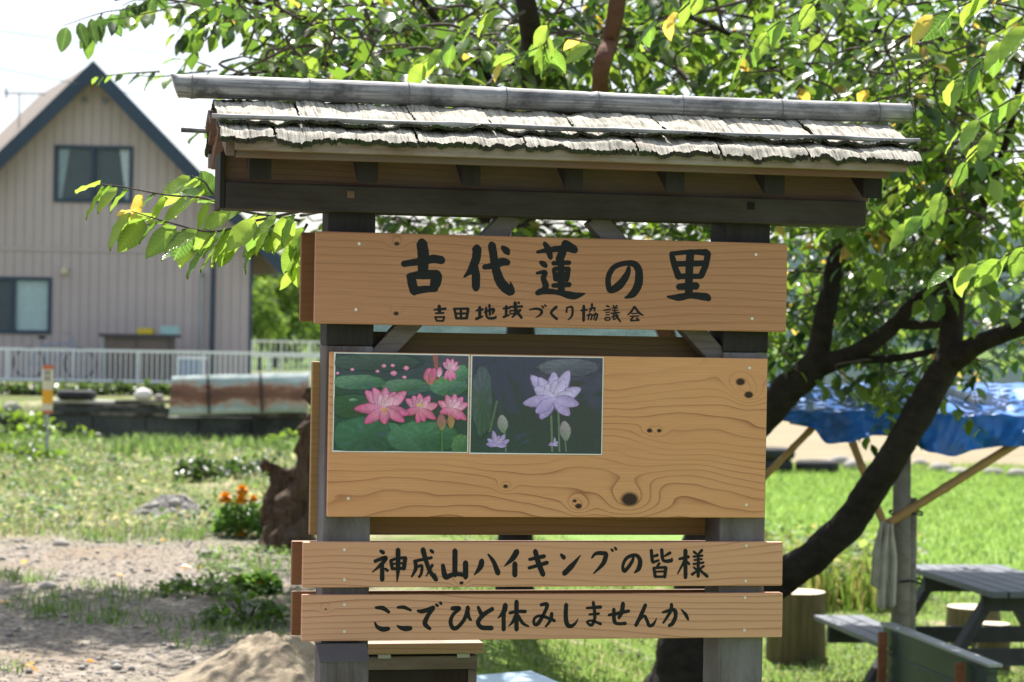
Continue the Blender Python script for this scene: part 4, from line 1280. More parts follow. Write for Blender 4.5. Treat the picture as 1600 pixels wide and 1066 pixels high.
# windows
def window(r, xsplit, curt, nm='window'):
    x0, x1, z0, z1 = r
    f = 0.075
    b = MB()
    for q in ((x0, x1, z0, z0 + f), (x0, x1, z1 - f, z1), (x0, x0 + f, z0 + f, z1 - f), (x1 - f, x1, z0 + f, z1 - f), (xsplit - .04, xsplit + .04, z0 + f, z1 - f)):
        b.box(q[0], q[1], HY - 0.05, HY + 0.05, q[2], q[3])
    w = hb(b, 'window', MT['navy'])
    for a, c, dy in ((x0 + f, xsplit - .04, 0.0), (xsplit + .04, x1 - f, 0.018)):
        b = MB(); b.box(a, c, HY + dy, HY + dy + 0.006, z0 + f, z1 - f); hb(b, 'pane', MT['glass'], w)
    b = MB(); b.box(x0 + .01, x1 - .01, HY + 0.029, HY + 0.0295, z0 + .01, z1 - .01); hb(b, 'dim_room_sheet', MT['room'], w)  # thin sheet close behind the panes; the room's dimness is its dark colour
    for (a, c, mat, taper) in curt:
        m = 14
        vs_ = []
        for j in range(2):
            for i in range(m + 1):
                s = i / m
                xx = a + (c - a) * s * (1.0 if j == 0 else taper)
                vs_.append((xx, HY + 0.022 + 0.0015 * math.sin(i * 2.2), z1 - f if j == 0 else z0 + f))
        b = MB(); b.add(vs_, [(i, i + 1, m + 2 + i, m + 1 + i) for i in range(m)]); hb(b, 'curtain', mat, w)
window(win1, H(147, 270)[0], [(win1[0] + .08, win1[0] + .32, MT['curtain'], 0.35), (win1[1] - .09, win1[1] - .30, MT['curtain'], 0.3)])
window(win2, H(22, 480)[0], [(H(24, 480)[0], win2[1] - .09, MT['tealcurtain'], 1.0)])
# gable vents, wall lamp, pipes
for u, v in ((133, 158), (164, 159)):
    x, z = H(u, v)
    b = MB(); b.tube([(x, HY - .05, z), (x, HY + .02, z)], 0.075, 14); b.tube([(x, HY - .09, z + .02), (x, HY - .04, z)], 0.06, 12)
    hb(b, 'vent_hood', MT['steel'])
x, z = H(102, 424)
b = MB(); b.lathe([(0.02, -0.09), (0.075, -0.06), (0.085, 0.02), (0.05, 0.08), (0.02, 0.10)], 14, (x, HY - .09, z)); b.box(x - .05, x + .05, HY - .03, HY, z - .06, z + .10)
hb(b, 'wall_lamp', MT['lampglass'])
x = H(333, 470)[0]
b = MB(); b.tube([(x, HY - .06, gz0), (x, HY - .06, H(333, 400)[1])], 0.05, 10); hb(b, 'downpipe', MT['navy'])
x = H(316, 470)[0]
b = MB(); b.tube([(x, HY - .05, gz0), (x, HY - .05, H(316, 432)[1])], 0.04, 10); b.tube([(x, HY - .05, H(316, 432)[1]), (x, HY + .01, H(316, 428)[1])], 0.05, 8)
hb(b, 'vent_pipe', MT['steel'])
# roof antenna
x, z = H(29, 222, HY + 2); zt = H(30, 146, HY + 2)[1]
b = MB(); b.tube([(x, HY + 2, z - .35), (x, HY + 2, zt)], 0.02, 6); b.bar((x - .35, HY + 2, zt), (x + .6, HY + 2, zt), .03, .03)
for k in range(5):
    xx = x - .3 + .2 * k
    b.bar((xx, HY + 1.75, zt), (xx, HY + 2.25, zt), .02, .02)
b.bar((x - .3, HY + 2, zt - .12), (x - .3, HY + 2, zt + .12), .05, .04)
hb(b, 'antenna', MT['steel'])

# ------------------------------------------------------------------ things beside the house
cab = tag(empty('storage_cabinet', (H(213, 560, 49.6)[0], 49.6, terrain(-7.5, 49.6))), 'low grey-brown storage cabinet against the house wall behind the fence', 'cabinet')
cx0, cx1 = H(160, 560, 49.6)[0] - cab.location.x, H(266, 560, 49.6)[0] - cab.location.x
ct = H(213, 522, 49.6)[1] - cab.location.z
b = MB(); b.box(cx0, cx1, 0, 0.7, 0, ct - .07); b.build('body', MT['cabinet'], cab)
b = MB(); b.box(cx0 - .07, cx1 + .12, -.08, .75, ct - .07, ct); b.build('top', MT['cabinet_top'], cab)
for xx in (cx0 - .02, cx1 - .04):
    b = MB(); b.box(xx, xx + .06, -.03, -.002, 0, ct - .072); b.build('corner_post', MT['steel'] if xx < 0 else MT['cabinet_top'], cab)
b = MB(); b.box(-.012, .012, -.012, -.002, .03, ct - .1); b.build('door_joint', MT['cabinet_top'], cab)
x, z = H(226, 519, 49.7)
ztop = cab.location.z + ct
b = MB(); b.box(x - .17, x + .17, 49.75, 50.0, ztop, ztop + .10); b.box(x - .18, x + .18, 49.74, 50.01, ztop + .10, ztop + .125)
tag(b.build('storage_box', MT['yellow'], bevel=.01), 'small yellow box on top of the storage cabinet', 'box')
x, z = H(264, 517, 49.7)
b = MB(); b.box(x - .19, x + .19, 49.75, 50.05, ztop, ztop + .13); b.box(x - .205, x + .205, 49.74, 50.06, ztop + .13, ztop + .18)
tag(b.build('storage_box', MT['teal'], bevel=.01), 'pale teal box on the right end of the storage cabinet', 'box')
# bicycle behind the fence
by = 49.9
bk = tag(empty('bicycle', (H(85, 575, by)[0], by, terrain(-9.5, by))), 'dark bicycle parked by the house wall behind the white fence', 'bicycle')
def wheel(cx):
    b = MB()
    ring = [(cx + .33 * math.cos(a), 0, .34 + .33 * math.sin(a)) for a in np.linspace(0, 2 * math.pi, 25)]
    b.tube(ring, .022, 6, False); o = b.build('tyre', MT['black_rubber'], bk)
    b = MB()
    for k in range(8):
        a = k * math.pi / 4
        b.bar((cx, 0, .34), (cx + .32 * math.cos(a), 0, .34 + .32 * math.sin(a)), .006, .006)
    b.tube([(cx, -.04, .34), (cx, .04, .34)], .03, 8); b.build('spokes', MT['steel'], o)
wheel(-.55); wheel(.55)
b = MB()
for p, q in (((-.55, .34), (-.15, .32)), ((-.15, .32), (-.28, .85)), ((-.55, .34), (-.25, .75)), ((-.15, .32), (.38, .72)), ((-.25, .72), (.36, .80)), ((.55, .34), (.36, .95))):
    b.tube([(p[0], 0, p[1]), (q[0], 0, q[1])], .018, 6)
b.build('frame', MT['blue_plastic'], bk)
b = MB(); b.tube([(.20, -.25, 1.02), (.36, -.08, 1.0), (.36, .08, 1.0), (.20, .25, 1.02)], .014, 6); b.build('handlebar', MT['steel'], bk)
b = MB(); b.lathe([(.02, 0), (.10, .02), (.09, .06), (.03, .07)], 10, (-.28, 0, .86)); b.build('saddle', MT['black_rubber'], bk)

# ------------------------------------------------------------------ fences
def fence(name, label, y, u0, u1, vtop0, vtop1, vbot0, vbot1, postus, npick, rail=.045, pick=.022):
    pa, pb = W(u0, vtop0, y), W(u1, vtop1, y)
    zt = (pa.z + pb.z) / 2
    zbm = (W(u0, vbot0, y).z + W(u1, vbot1, y).z) / 2
    root = tag(empty(name, (pa.x, y, terrain(pa.x, y))), label, 'fence')
    L = pb.x - pa.x
    o = Vector(root.location)
    zt -= o.z; zbm -= o.z
    for z in (zt, zbm):
        b = MB(); b.box(0, L, -rail / 2, rail / 2, z - rail * .6, z + rail * .6); b.build('rail', MT['white_metal'], root)
    me = None
    hgt = zt - zbm - rail * 1.2
    for i in range(npick):
        x = L * (i + .5) / npick
        if me is None:
            b = MB(); b.box(-pick / 2, pick / 2, -pick / 2, pick / 2, zbm + rail * .6, zt - rail * .6)
            ob = b.build('picket', MT['white_metal'], root); me = ob.data
        else:
            ob = link('picket', me, root)
        ob.location = (x, 0, 0)
    for u in postus:
        x = W(u, vtop0, y).x - pa.x
        b = MB(); b.box(x - .02, x + .02, -.05, -rail / 2 - .001, -.1, zt + .03); b.build('post', MT['white_metal'], root)
fence('fence', 'white metal picket fence running in front of the house', 47.5, -20, 520, 546, 553, 593, 600, (13, 115, 217, 319, 421, 515), 66)
fence('fence', 'distant low white railing right of the house', 60, 392, 530, 533, 535, 556, 558, (394, 440, 486), 16)
# small blue-white crate frame between fence and house
p = W(298, 575, 48.3)
pr = tag(empty('plastic_crate', (p.x, 48.3, terrain(p.x, 48.3))), 'white framed blue-grey plastic crate behind the fence', 'crate')
b = MB(); b.box(-.27, .27, 0, .35, 0.02, .50); b.build('body', MT['blue_plastic'], pr)
b = MB(); b.box(-.30, .30, -.03, .37, .50, .56); b.build('rim', MT['white_metal'], pr)
for xx in (-.3, .24):
    b = MB(); b.box(xx, xx + .06, -.028, -.001, 0, .50); b.build('corner_strip', MT['white_metal'], pr)

# ------------------------------------------------------------------ retaining wall with scrap on it
RY = 35.8
wx0, wx1 = W(-20, 650, RY).x, W(475, 650, RY).x
wt0 = W(250, 652, RY).z
rw = tag(empty('retaining_wall', ((wx0 + wx1) / 2, RY, -.45)), 'low dark concrete retaining wall below the white fence', 'wall')
nb = 6
for k in range(nb):
    a = wx0 + (wx1 - wx0) * k / nb - rw.location.x; c = wx0 + (wx1 - wx0) * (k + 1) / nb - rw.location.x
    b = MB(); b.box(a + .006, c - .006, -.01 * (k % 2), .5, 0, wt0 + .45 + .008 * (k % 3))
    b.build('wall_block', MT['concrete_dark'], rw, bevel=.012)
topz = wt0 + .012
# corrugated rusting roof over a wood pile
def R(u, v, y=RY):
    return W(u, v, y)
cs = tag(empty('scrap_pile_cover', (R(375, 640).x, RY - .05, topz)), 'rusting pale corrugated sheet bent over a pile, bound with black straps', 'metal sheet')
csx0, csx1 = R(268, 640).x - cs.location.x, R(484, 640).x - cs.location.x
def cover(x, t):
    """t 0 (front bottom) .. 1 (back top)"""
    s = (x - csx0) / (csx1 - csx0)
    hgt = .60 + .10 * s
    a = t * math.pi * .62
    y = .12 - .30 * math.cos(a * .9)
    z = .02 + .10 * s + (hgt - .10 * s) * min(1.0, math.sin(min(a, math.pi / 2)) ** 0.8)
    return y, z + topz * 0
m, nn_ = 22, 90
vs_ = []
for j in range(m + 1):
    for i in range(nn_ + 1):
        x = csx0 + (csx1 - csx0) * i / nn_
        y, z = cover(x, j / m)
        w_ = .012 * math.sin(j * math.pi * 0.9)
        vs_.append((x, y - w_, z + w_ + .012 * mnoise.noise(Vector((x * 3, j * .2, 1)))))
b = MB()
b.add(vs_, [(j * (nn_ + 1) + i, j * (nn_ + 1) + i + 1, (j + 1) * (nn_ + 1) + i + 1, (j + 1) * (nn_ + 1) + i) for j in range(m) for i in range(nn_)])
so = b.build('sheet', MT['rust_sheet'], cs, True)
md = so.modifiers.new('th', 'SOLIDIFY'); md.thickness = .006
for uu in (322, 404):
    x = R(uu, 640).x - cs.location.x
    pts = [(x + .08 * (1 - t), cover(x, t)[0] - .025, cover(x, t)[1] + .02) for t in np.linspace(0, 1, 12)]
    b = MB(); b.tube(pts, .018, 6); b.build('strap', MT['black_rubber'], cs)
b = MB()
for k in range(5):
    b.box(csx0 + .1, csx1 - .05 - .1 * (k % 2), .02 + .02 * k, .30, .01 + .10 * k, .10 + .10 * k)
b.build('wood_pile', MT['plank_dark'], cs)
# scrap on the left: planks, tyre, sack, stones
def plank(u0, u1, v, th, y, mat, label, tilt=0.0, dep=.25):
    a, c = W(u0, v, y), W(u1, v, y)
    b = MB(); b.bar((a.x - (a.x + c.x) / 2, 0, 0), (c.x - (a.x + c.x) / 2, 0, tilt), dep, th)
    o = b.build('scrap_plank', mat, bevel=.006)
    o.location = ((a.x + c.x) / 2, y, (a.z + c.z) / 2)
    tag(o, label, 'plank', 'scrap planks stacked on the retaining wall')
yw = RY + .16
zz = topz
def stackp(u0, u1, th, mat, label, dep=.3, tilt=0.0):
    global zz
    a, c = W(u0, 640, yw).x, W(u1, 640, yw).x
    b = MB()
    n_ = 12
    vs_ = []
    for i in range(n_ + 1):
        s = i / n_
        wv = .010 * mnoise.noise(Vector((s * 5, zz * 30, 2)))
        for dy, dz in ((-dep / 2, 0), (dep / 2, 0), (dep / 2, th), (-dep / 2, th)):
            vs_.append(((s - .5) * (c - a), dy + wv, dz + (wv if dz else 0) * .4 + tilt * s))
    fs = [(0, 1, 2, 3), tuple(4 * n_ + q for q in (3, 2, 1, 0))]
    for i in range(n_):
        for q in range(4):
            q2 = (q + 1) % 4
            fs.append((4 * i + q, 4 * i + 4 + q, 4 * i + 4 + q2, 4 * i + q2))
    b.add(vs_, fs)
    o = b.build('scrap_plank', mat)
    o.location = ((a + c) / 2, yw - .02 * (1 if int(zz * 100) % 2 else -1), zz)
    tag(o, label, 'plank', 'scrap planks stacked on the retaining wall')
    zz += th + .002 + max(0, tilt)
stackp(60, 262, .055, MT['plank_dark'], 'lowest dark plank of the scrap stack on the retaining wall', .34)
stackp(85, 265, .07, MT['concrete_dark'], 'wide dark beam in the scrap stack left of the corrugated sheet', .36)
stackp(75, 255, .055, MT['plank_dark'], 'rotting plank under the bleached plank on the retaining wall', .36)
stackp(82, 180, .045, MT['plank_pale'], 'bleached pale plank on top of the scrap stack under the tyre', .36)
zz_l = zz
zz -= .047
stackp(182, 264, .05, MT['plank_dark'], 'short dark plank on the scrap stack under the white sack', .36, .02)
x = W(120, 606, yw).x
b = MB()
b.lathe([(.17, 0), (.26, .0), (.30, .03), (.31, .07), (.30, .12), (.26, .145), (.17, .145), (.15, .12), (.145, .07), (.15, .03), (.17, .0)], 28)
o = b.build('tyre', MT['black_rubber'], None, True); o.location = (x, yw, zz_l + .001)
tag(o, 'black tyre lying flat on the scrap planks', 'tyre')
def lump(name, mat, x, y, z, rx, ry, rz, label, cat, seed, group=None):
    vs_, fs = [], []
    n_, m_ = 14, 9
    for j in range(m_ + 1):
        th = math.pi * j / m_
        for i in range(n_):
            ph = 2 * math.pi * i / n_
            d = Vector((math.sin(th) * math.cos(ph), math.sin(th) * math.sin(ph), math.cos(th)))
            r = 1 + .18 * mnoise.noise(d * 1.6 + Vector((seed, 0, 0)))
            vs_.append((d.x * rx * r, d.y * ry * r, max(-.72 * rz, d.z * rz * r) + .72 * rz))
    for j in range(m_):
        for i in range(n_):
            fs.append((j * n_ + i, (j + 1) * n_ + i, (j + 1) * n_ + (i + 1) % n_, j * n_ + (i + 1) % n_))
    b = MB(); b.add(vs_, fs)
    o = b.build(name, mat, None, True)
    o.location = (x, y, z)
    return tag(o, label, cat, group)
lump('sack', MT['sack'], W(224, 607, yw).x, yw, zz - .001, .14, .13, .10, 'off-white sack resting on the scrap planks', 'sack', 4.2)
lump('stone', MT['stone'], W(248, 612, yw).x, yw + .02, zz - .001, .07, .08, .05, 'small grey stone between the white sack and the corrugated sheet', 'stone', 9.2)
lump('stone', MT['stone'], W(20, 604, RY + .2).x, RY + .22, topz - .005, .16, .14, .11, 'rounded stone at the left end of the retaining wall', 'stone', 6.1)

# ------------------------------------------------------------------ utility marker on the bank
p = G(73, 722)
mk = tag(empty('marker_post', p), 'slim grey post with white and amber marker plate on the weedy bank', 'marker post')
s = F / p.y
def mz(v):
    return W(73, v, p.y).z - p.z
b = MB(); b.tube([(0, 0, -.1), (0, 0, mz(572))], .016, 8); b.build('pole', MT['steel'], mk)
pwid = 8.5 / s
for v0, v1, mt, nm in ((570, 577, 'red', 'red_band'), (577.3, 609, 'whiteplate', 'white_plate'), (609.3, 631, 'amber', 'amber_plate'), (631.3, 641, 'whiteplate', 'white_plate'), (641.3, 646, 'red', 'red_band')):
    b = MB(); b.box(-pwid, pwid, -.024, -.017, mz(v1), mz(v0)); b.build(nm, MT[mt], mk)
for dx in (-.35, .25):
    for r in range(2):
        b = MB(); b.box(dx * pwid - .012, dx * pwid + .012, -.0262, -.0242, mz(595 - 9 * r), mz(588 - 9 * r)); b.build('printed_mark', MT['grey_print'], mk)

# ------------------------------------------------------------------ rotten stump behind the sign
p = G(452, 862)
st = tag(empty('rotten_stump', p), 'rotten brown split stump with tall jagged spikes behind the left post', 'stump')
def spire(path, rad, name, jit=.16):
    pts, rr = [], []
    N = 40
    for i in range(N + 1):
        t = i / N * (len(path) - 1)
        k = min(int(t), len(path) - 2); f_ = t - k
        a = Vector(path[k]).lerp(Vector(path[k + 1]), f_)
        pts.append(a + Vector((.02 * mnoise.noise(a * 5), .02 * mnoise.noise(a * 5 + Vector((9, 0, 0))), 0)))
        rr.append(rad[k] * (1 - f_) + rad[k + 1] * f_)
    b = MB(); b.tube(pts, rr, 30)
    for i, v in enumerate(b.v):
        q = Vector(v)
        b.v[i] = tuple(q + Vector((1, 1, .3)) * (.09 * mnoise.noise(q * 5) + .05 * mnoise.noise(q * 13) + .03 * mnoise.noise(q * 31)))
    return b.build(name, MT['rotten'], st, True)
def sp(u, v, dy=0):
    return W(u, v, p.y + dy) - p
spire([sp(450, 872), sp(452, 830), sp(463, 780), sp(478, 730), sp(488, 660), sp(490, 605)], [.20, .17, .125, .08, .06, .03], 'trunk')
spire([sp(440, 850, .2), sp(434, 790, .22), sp(436, 740, .2), sp(431, 712, .2)], [.12, .09, .06, .015], 'spike')
spire([sp(470, 868, -.1), sp(476, 830, -.1), sp(484, 790, -.1)], [.10, .09, .05], 'root')

# ------------------------------------------------------------------ trees
TPL = np.array([  # leaf template: along, across, normal
    (0, 0, 0), (.22, .62, .06), (.22, 0, -.02), (.22, -.62, .06), (.52, 1.0, .05), (.52, 0, -.05), (.52, -1.0, .05),
    (.80, .62, -.03), (.80, 0, -.10), (.80, -.62, -.03), (1.0, 0, -.20)], np.float32)
TFQ = [(0, 2, 1), (0, 3, 2), (1, 2, 5, 4), (2, 3, 6, 5), (4, 5, 8, 7), (5, 6, 9, 8), (7, 8, 10), (8, 9, 10)]
TFF = np.concatenate([np.array(f) for f in TFQ])
TFC = np.array([len(f) for f in TFQ])
def leaf_arrays(pos, d, nrm, ln, wd):
    pos, d, nrm = (np.asarray(q, np.float32) for q in (pos, d, nrm))
    d = d / np.linalg.norm(d, axis=1, keepdims=True)
    sd = np.cross(d, nrm)
    sd /= np.linalg.norm(sd, axis=1, keepdims=True) + 1e-9
    n = np.cross(sd, d)
    ln = np.asarray(ln, np.float32)[:, None, None]; wd = np.asarray(wd, np.float32)[:, None, None]
    v = pos[:, None, :] + d[:, None, :] * TPL[None, :, 0:1] * ln + sd[:, None, :] * TPL[None, :, 1:2] * wd * .5 + n[:, None, :] * TPL[None, :, 2:3] * ln
    N = len(pos)
    fl = (TFF[None, :] + (np.arange(N) * len(TPL))[:, None]).ravel()
    return v.reshape(-1, 3), fl, np.tile(TFC, N)
def leaf_cols(N, yellow=.04, dark=.5):
    g = np.array([(0.070, 0.130, 0.022), (0.100, 0.170, 0.030), (0.026, 0.060, 0.016), (0.130, 0.195, 0.040), (0.055, 0.110, 0.024)])
    c = g[rng.integers(0, 5, N)] * rng.uniform(.65, 1.25, (N, 1))
    y = rng.random(N) < yellow
    c[y] = np.array((0.36, 0.27, 0.075)) * rng.uniform(.7, 1.2, (y.sum(), 1))
    return c

def catmull(P, k=6):
    out = []
    P = [P[0]] + list(P) + [P[-1]]
    for i in range(1, len(P) - 2):
        for j in range(k):
            t = j / k
            p0, p1, p2, p3 = P[i - 1], P[i], P[i + 1], P[i + 2]
            out.append(0.5 * (2 * p1 + (p2 - p0) * t + (2 * p0 - 5 * p1 + 4 * p2 - p3) * t * t + (3 * p1 - p0 - 3 * p2 + p3) * t ** 3))
    out.append(P[-1])
    return out

class Tree:
    def __init__(s, name, base, label):
        s.root = tag(empty(name, base), label, 'tree')
        s.o = Vector(base)
        s.seg = []                 # attach points (world) with radius
        s.tw = MB()
        s.lp, s.ld, s.ln_, s.ll, s.lw, s.lc = [], [], [], [], [], []
    def limb(s, name, pts, mat=None):
        """pts: (u, v, depth, width in px)"""
        P = [np.array([*W(u, v, y), w_ * .88 * y / F / 2]) for u, v, y, w_ in pts]
        Q = catmull(P, 10)
        b = MB()
        pp_ = [Vector(q[:3]) for q in Q]
        rr = [max(.003, q[3]) for q in Q]
        nb_ = 16
        b.tube([p_ - s.o for p_ in pp_], rr, nb_)
        for i, v in enumerate(b.v):
            q = Vector(v); k_ = i // nb_
            cq = pp_[k_] - s.o
            dv = q - cq
            b.v[i] = tuple(cq + dv * (1 + .16 * mnoise.noise(q * 7) + .10 * mnoise.noise(q * 19)))
        s.seg += list(zip(pp_, rr))
        return b.build(name, mat or MT['tree_bark'], s.root, True)
    def branch_to(s, tgt, r0=.010):
        tgt = Vector(tgt)
        A = np.array([tuple(p_) for p_, r in s.seg])
        d = np.linalg.norm(A - np.array(tgt), axis=1)
        # prefer attaching below the target
        d = d + .35 * np.maximum(0, A[:, 2] - tgt.z)
        k = int(np.argmin(d))
        st_ = Vector(A[k])
        mid = st_.lerp(tgt, .5) + Vector((random.uniform(-.1, .1), random.uniform(-.1, .1), .10 * (tgt - st_).length))
        P = [np.array([*st_, min(s.seg[k][1], r0 + .004 * d[k])]), np.array([*mid, r0 * .75]), np.array([*tgt, .0035])]
        Q = catmull(P, 4)
        s.tw.tube([Vector(q[:3]) - s.o for q in Q], [q[3] * .8 for q in Q], 5)
        for q in Q[2:]:
            s.seg.append((Vector(q[:3]), float(q[3])))
        return (tgt - mid).normalized()
    def twig(s, tgt, n=11, size=.10, length=.5, droop=.5, yellow=.04, connect=True, spread=.9):
        tgt = Vector(tgt)
        d0 = s.branch_to(tgt) if connect else Vector((random.uniform(-1, 1), random.uniform(-1, 1), .2)).normalized()
        d0 = (d0 * .5 + Vector((random.gauss(0, 1), random.gauss(0, 1), random.gauss(0, .5) - droop * .3)) * spread).normalized()
        pts = []
        p_ = tgt.copy()
        dd = d0.copy()
        for i in range(6):
            pts.append(p_.copy())
            dd = (dd + Vector((0, 0, -.10 * droop)) + Vector((random.gauss(0, .12), random.gauss(0, .12), random.gauss(0, .12)))).normalized()
            p_ = p_ + dd * length / 5
        s.tw.tube([q - s.o for q in pts], [.004, .0035, .003, .0026, .002, .0012], 4)
        for i in range(n):
            t = (i + .6) / n * 5
            k = min(4, int(t)); f_ = t - k
            q = pts[k].lerp(pts[k + 1], f_)
            ax_ = (pts[k + 1] - pts[k]).normalized()
            sd = ax_.cross(Vector((0, 0, 1)))
            if sd.length < .05:
                sd = Vector((1, 0, 0))
            sd.normalize()
            sgn = 1 if i % 2 else -1
            ld = (ax_ * random.uniform(.2, .8) + sd * sgn * random.uniform(.5, 1.0) + Vector((0, 0, -droop * random.uniform(.1, 1.2)))).normalized()
            nr = (Vector((0, 0, 1)) + Vector((random.gauss(0, .45), random.gauss(0, .45), 0))).normalized()
            l_ = size * random.uniform(.7, 1.2)
            s.lp.append(tuple(q + ld * .012 - s.o)); s.ld.append(tuple(ld)); s.ln_.append(tuple(nr)); s.ll.append(l_); s.lw.append(l_ * random.uniform(.48, .66))
        return pts
    def cloud(s, u, v, ru, rv, d0, d1, count, n=11, size=.10, length=.5, droop=.5, connect=True, gate=None):
        for _ in range(count):
            while True:
                a, c = random.gauss(0, .55), random.gauss(0, .55)
                if abs(a) < 1.15 and abs(c) < 1.15:
                    break
            y = random.uniform(d0, d1)
            uu, vv = u + a * ru, v + c * rv
            if gate and gate(uu, vv):
                continue
            s.twig(W(uu, vv, y), n, size, length, droop, connect=connect)
    def finish(s, yellow=.04):
        if s.tw.v:
            kind(s.tw.build('twigs', MT['twig'], s.root, True), 'stuff')
        N = len(s.lp)
        v, fl, fc = leaf_arrays(s.lp, s.ld, s.ln_, s.ll, s.lw)
        c = np.repeat(leaf_cols(N, yellow), len(TPL), 0)
        o = np_mesh('crown', v, fl, fc, MT['leaf'], c, s.root)
        kind(o, 'stuff')
        print('leaves', N)

LEAFME = []
def leaf_protos():
    for k in range(7):
        col = [(0.105, 0.180, 0.032), (0.065, 0.130, 0.024), (0.036, 0.082, 0.020), (0.145, 0.220, 0.042), (0.36, 0.27, 0.08), (0.10, 0.165, 0.03), (0.020, 0.046, 0.014)][k]
        # finer leaf: 7 stations with serrated edge and curl
        vs_, fs = [], []
        N = 9
        curl = [.22, .10, .30, .15, .35, .05, .12][k]
        for i in range(N):
            t = i / (N - 1)
            w_ = .5 * (math.sin(math.pi * min(1, t * .97 + .03) ** .85) ** .8) * (1 if 0 < i < N - 1 else .02)
            for sgn in (-1, 0, 1):
                zc = -curl * t * t + (.10 * abs(sgn) * (1 - t * .5)) + .02 * math.sin(t * 17 + sgn)
                vs_.append((t, sgn * w_ * .56 * (1 + .03 * (i % 2)), zc))
        for i in range(N - 1):
            a = 3 * i
            fs += [(a, a + 1, a + 4, a + 3), (a + 1, a + 2, a + 5, a + 4)]
        me = bpy.data.meshes.new('leaf')
        me.from_pydata(vs_, [], fs)
        at = me.color_attributes.new('Col', 'FLOAT_COLOR', 'POINT')
        arr = np.ones((len(vs_), 4), np.float32)
        for i in range(len(vs_)):
            m_ = 1.35 if i % 3 == 1 else 1.0
            arr[i, :3] = np.array(col) * m_
        at.data.foreach_set('color', arr.ravel())
        me.polygons.foreach_set('use_smooth', [True] * len(me.polygons))
        me.materials.append(MT['leaf_near'])
        LEAFME.append(me)
leaf_protos()
def leaf_obj(tree, par, p_, d, nr, ln, k):
    d = Vector(d).normalized(); nr = Vector(nr)
    sd = nr.cross(d)
    if sd.length < 1e-3:
        sd = Vector((1, 0, 0)).cross(d)
    sd.normalize(); nn2 = d.cross(sd)
    m = Matrix.Identity(4)
    for i in range(3):
        m[i][0], m[i][1], m[i][2] = d[i] * ln, sd[i] * ln, nn2[i] * ln
        m[i][3] = p_[i] - tree.o[i]
    o = link('leaf', LEAFME[k], par)
    o.matrix_local = m
    return o

# near cherry tree on the right
p = G(1068, 1108)
t1 = Tree('cherry_tree', p, 'dark-limbed cherry tree spreading over the right side behind the notice board')
D = p.y
print('tree1 base', tuple(p))
t1.limb('trunk', [(1056, 1125, D, 170), (1066, 1060, D, 122), (1074, 1020, D, 104), (1080, 980, D, 92), (1095, 900, D, 88), (1110, 820, D, 84), (1130, 740, D, 72)])
t1.limb('limb', [(1110, 960, D, 70), (1170, 935, D - .1, 62), (1235, 895, D - .2, 62), (1310, 835, D - .3, 58), (1362, 765, D - .4, 56), (1410, 690, D - .5, 54), (1450, 620, D - .5, 54), (1485, 560, D - .5, 50)])
t1.limb('limb', [(1480, 570, D - .5, 46), (1488, 500, D - .5, 40), (1492, 430, D - .6, 38), (1488, 350, D - .6, 34), (1470, 270, D - .5, 24), (1455, 180, D - .4, 18), (1470, 60, D - .3, 14)])
t1.limb('limb', [(1488, 565, D - .5, 44), (1535, 535, D - .7, 36), (1600, 510, D - .9, 30), (1680, 470, D - 1.2, 24)])
t1.limb('limb', [(1125, 760, D, 66), (1165, 690, D, 58), (1215, 625, D, 56), (1262, 580, D, 54), (1290, 545, D, 46)])
t1.limb('limb', [(1275, 570, D, 44), (1288, 500, D, 38), (1302, 430, D + .1, 34), (1318, 360, D + .2, 32), (1345, 240, D + .3, 24), (1365, 120, D + .4, 18), (1380, -40, D + .5, 12)])
t1.limb('limb', [(1275, 572, D, 42), (1340, 550, D - .1, 32), (1395, 510, D - .1, 28), (1440, 465, D - .2, 24), (1500, 440, D - .2, 20), (1580, 415, D - .3, 15)])
t1.limb('limb', [(1400, 505, D - .1, 20), (1440, 508, D - .1, 17), (1500, 506, D - .1, 12)])
t1.limb('limb', [(1320, 562, D - .1, 16), (1400, 560, D - .1, 13), (1470, 545, D - .2, 11)])
t1.limb('limb', [(1488, 400, D - .6, 24), (1530, 330, D - .8, 20), (1570, 230, D - 1.2, 15), (1600, 100, D - 1.6, 10)])
t1.limb('limb', [(1488, 340, D - .6, 18), (1440, 330, D - .8, 13), (1400, 300, D - 1.0, 10)])
t1.limb('limb', [(1345, 240, D + .3, 16), (1240, 130, D - .6, 13), (1150, 60, D - 1.6, 10), (1060, 20, D - 2.5, 7)])
t1.limb('limb', [(1120, 740, D, 40), (1040, 520, D + .3, 30), (960, 380, D + .6, 26), (938, 150, D - 2.6, 30), (955, 60, D - 2.8, 30), (972, -40, D - 2.9, 26)], MT['tree_bark_red'])
t1.limb('limb', [(940, 70, D - 1.0, 14), (890, 50, D - 1.6, 11), (820, 85, D - 2.2, 9), (760, 135, D - 2.6, 7)], MT['twig'])
t1.limb('limb', [(960, 65, D - 1.0, 14), (1010, 80, D - 1.2, 11), (1060, 110, D - 1.4, 9), (1090, 150, D - 1.5, 7)], MT['twig'])
for args in ((1480, 100, 230, 180, D - 3.2, D + 1.2, 175), (1330, 260, 190, 150, D - 1.5, D + 1.5, 90), (1500, 300, 190, 110, D - 2.4, D + 1.2, 80), (1420, 470, 260, 90, D + .3, D + 3.0, 120),
             (1300, 440, 110, 110, D + .5, D + 3.0, 60), (1430, 575, 190, 30, D - .3, D + .8, 16), (1100, 50, 300, 95, D - 2.3, D + 1.5, 150), (1400, -160, 420, 150, D - 2.5, D + 1.5, 70), (950, -120, 300, 120, D - 2.0, D + 1.0, 40)):
    t1.cloud(*args, n=10, size=.098, length=.45)
t1.cloud(1030, 356, 200, 20, D, D + 1.5, 46, n=10, size=.095)
t1.cloud(760, 352, 240, 20, D, D + 1.5, 52, n=10, size=.095)

